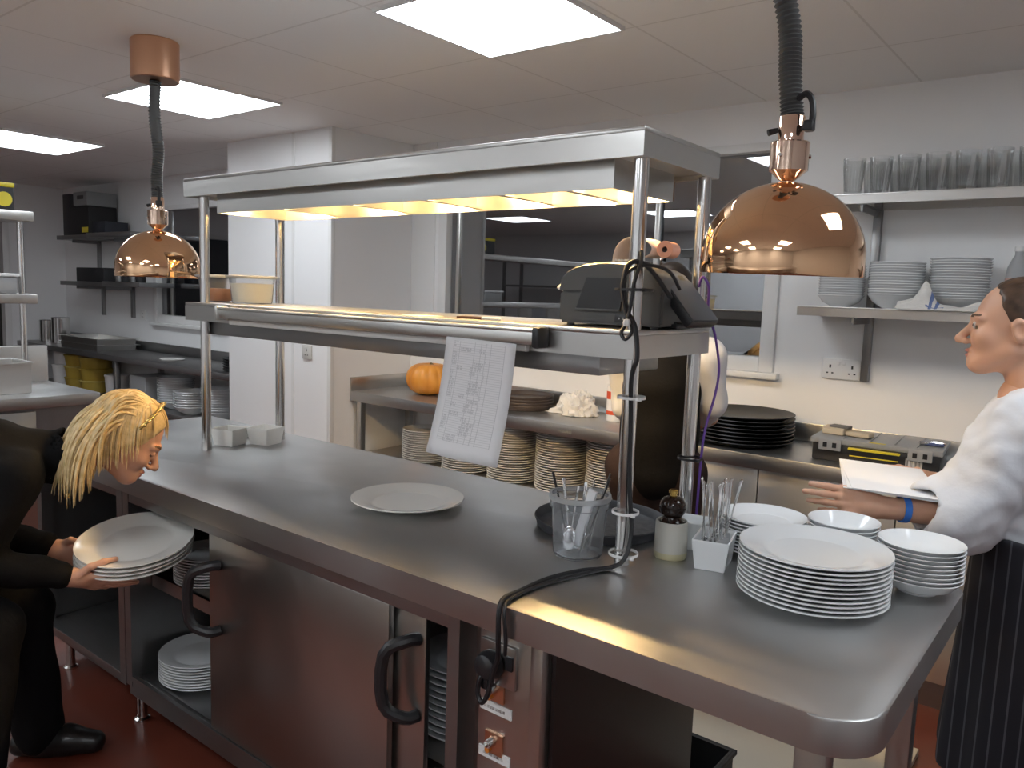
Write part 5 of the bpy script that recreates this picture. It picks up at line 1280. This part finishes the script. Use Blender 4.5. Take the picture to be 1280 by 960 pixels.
for s in 'LR':
    an, toe = J2['an' + s], J2['toe' + s]; lo, hi = bounds([an, toe], .11); lo[2] = -.01
    sdf_obj('shoe', [(lambda P, an=an, toe=toe: shoe(P, an, toe), lo, hi, .007)], SHOE, wr, B2)
# the white sheets she carries
b = BM(); M_ = Matrix.Translation((-.49, 2.235, 1.070)) @ Matrix.Rotation(R(20), 4, 'Z') @ Matrix.Rotation(R(3), 4, 'X') @ Matrix.Rotation(R(3), 4, 'Y')
for k in range(3): xbox(b, (.215, .30, .0016), M_ @ Matrix.Translation((.004 * k, -.003 * k, .003 * k)) @ Matrix.Rotation(R(2 * k - 2), 4, 'Z'), .0004)
tag(obj('paper_sheets', b, PAPER), 'pale sheets of paper held out flat by the person in white', 'paper')

# ================================================================= colleague in a black waistcoat behind the gantry
B3 = (-1.31, 2.62, 0.0)
mn = thing('person', 'person in black waistcoat and white shirt behind the gantry posts, head hidden by the printer', 'person', B3)
FR3 = Frame((-1.365, 2.66, 1.535), (-.35, .92, -.25), (0, .2, 1), 1.0)
J3 = dict(pelvis=(-1.36, 2.62, .90), waist=(-1.36, 2.62, 1.03), chest=(-1.36, 2.62, 1.20), neck=(-1.36, 2.64, 1.375), shL=(-1.505, 2.57, 1.32), shR=(-1.215, 2.68, 1.32),
          elL=(-1.50, 2.62, 1.12), wrL=(-1.58, 2.80, 1.03), elR=(-1.215, 2.74, 1.15), wrR=(-1.32, 2.88, 1.05), hipL=(-1.44, 2.60, .88), hipR=(-1.30, 2.65, .88),
          knL=(-1.40, 2.63, .48), anL=(-1.40, 2.60, .09), toeL=(-1.44, 2.74, .035), knR=(-1.28, 2.68, .48), anR=(-1.27, 2.64, .09), toeR=(-1.29, 2.78, .035))
body = skeleton_fn(J3, BODY_R); lo, hi = bounds(list(J3.values()), .16); lo[2] = 0
hl3 = hand_part((-1.585, 2.815, 1.025), (.9, .35, .1), (-.30, .80, -.55), (0, -.4, .9), [(.2, .3, .2)] * 4, [(.020, .020, -.004), (.045, .045, -.018), (.048, .078, -.028), (.042, .104, -.034)], fore=((-1.545, 2.72, 1.06), .03))
hr3 = hand_part((-1.33, 2.885, 1.045), (-.8, -.4, .3), (-.6, .75, -.25), (0, -.4, .9), [(.2, .3, .2)] * 4, [(.020, .020, -.004), (.045, .045, -.018), (.048, .078, -.028), (.042, .104, -.034)], fore=((-1.25, 2.82, 1.08), .03))
sdf_obj('body', [(body, lo, hi, .0125), head_part(FR3, (-1.36, 2.64, 1.35)), hl3, hr3], [SKIN2], mn, B3)
def hair3f(P):
    Pl = FR3.loc(P); d = ell(Pl, (0, -.020, .030), (.082, .102, .092))
    d = smax(d, Pl[:, 1] - .040 - .30 * (Pl[:, 2] - .06), .01); d = smax(d, -(Pl[:, 2] - .72 * Pl[:, 1] + .04), .012)
    return d
pts = [FR3.wor((x, y, z)) for x in (-.1, .1) for y in (-.13, .12) for z in (-.1, .14)]; lo, hi = bounds(pts, .01)
sdf_obj('hair', [(hair3f, lo, hi, .005)], DARKH, mn, B3)
def shirt3(P):
    d = limb(P, [J3['waist'], J3['chest']], [.115, .125], .06); d = smin(d, cap(P, J3['chest'], (-1.36, 2.64, 1.37), .11, .062), .05); d = smin(d, cap(P, J3['shL'], J3['shR'], .062, .062), .05)
    for s in 'LR':
        w_ = np.array(J3['wr' + s]); e_ = np.array(J3['el' + s])
        d = smin(d, limb(P, [J3['sh' + s], J3['el' + s], e_ + (w_ - e_) * .62], [.066, .056, .050]), .035)
    return d + wrinkle(P, .005, 30, 2.)
lo, hi = jb(J3, ['waist', 'chest', 'neck', 'shL', 'shR', 'elL', 'elR', 'wrL', 'wrR'], .13)
sdf_obj('shirt', [(shirt3, lo, hi, .0095)], WHITECL, mn, B3)
def vest3(P):
    d = limb(P, [J3['pelvis'], J3['waist'], J3['chest']], [.142, .132, .138], .06); d = smin(d, cap(P, J3['chest'], (-1.36, 2.64, 1.35), .125, .078), .05)
    sh = np.array(J3['shR']) - np.array(J3['shL']); c = np.array(J3['chest'])
    d = smin(d, cap(P, c + .32 * sh + (0, 0, .13), c - .32 * sh + (0, 0, .13), .074, .074), .05)
    return d + wrinkle(P, .003, 24, 1.)
lo, hi = jb(J3, ['pelvis', 'waist', 'chest', 'neck'], .2); sdf_obj('waistcoat', [(vest3, lo, hi, .0095)], BLACKCL, mn, B3)
def trs3(P):
    d = cap(P, J3['hipL'], J3['hipR'], .108, .108); d = smin(d, cap(P, J3['pelvis'], J3['waist'], .12, .10), .06)
    for s in 'LR': d = smin(d, limb(P, [J3['hip' + s], J3['kn' + s], J3['an' + s]], [.10, .082, .065]), .05)
    return d + wrinkle(P, .004, 26, 1.)
lo, hi = jb(J3, ['hipL', 'hipR', 'knL', 'knR', 'anL', 'anR', 'waist'], .16); lo[2] = .03; sdf_obj('trousers', [(trs3, lo, hi, .011)], BROWNCL, mn, B3)
for s in 'LR':
    an, toe = J3['an' + s], J3['toe' + s]; lo, hi = bounds([an, toe], .11); lo[2] = -.01
    sdf_obj('shoe', [(lambda P, an=an, toe=toe: shoe(P, an, toe), lo, hi, .008)], SHOE, mn, B3)
# ------------------------------------------------------------------ camera, world, exposure
cd = bpy.data.cameras.new('camera'); cam = bpy.data.objects.new('camera', cd); COL.objects.link(cam)
cd.sensor_width = 36; cd.lens = 985.98 / 1280 * 36; cd.clip_start = .02
yaw, pitch, roll = -.6676, -.1156, .0339
F = Vector((math.sin(yaw) * math.cos(pitch), math.cos(yaw) * math.cos(pitch), math.sin(pitch)))
r0 = Vector((math.cos(yaw), -math.sin(yaw), 0)); u0 = r0.cross(F)
Rr_ = r0 * math.cos(roll) + u0 * math.sin(roll); Uu = -r0 * math.sin(roll) + u0 * math.cos(roll)
M3 = Matrix((Rr_, Uu, -F)).transposed()
cam.matrix_world = Matrix.Translation((0, 0, 1.53)) @ M3.to_4x4()
sc = bpy.context.scene; sc.camera = cam
w = bpy.data.worlds.new('night'); w.use_nodes = True; w.node_tree.nodes['Background'].inputs[0].default_value = (.004, .005, .008, 1); sc.world = w
sc.view_settings.view_transform = 'Standard'; sc.view_settings.look = 'None'; sc.view_settings.exposure = 0.0; sc.view_settings.gamma = 1; sc.view_settings.use_curve_mapping = False
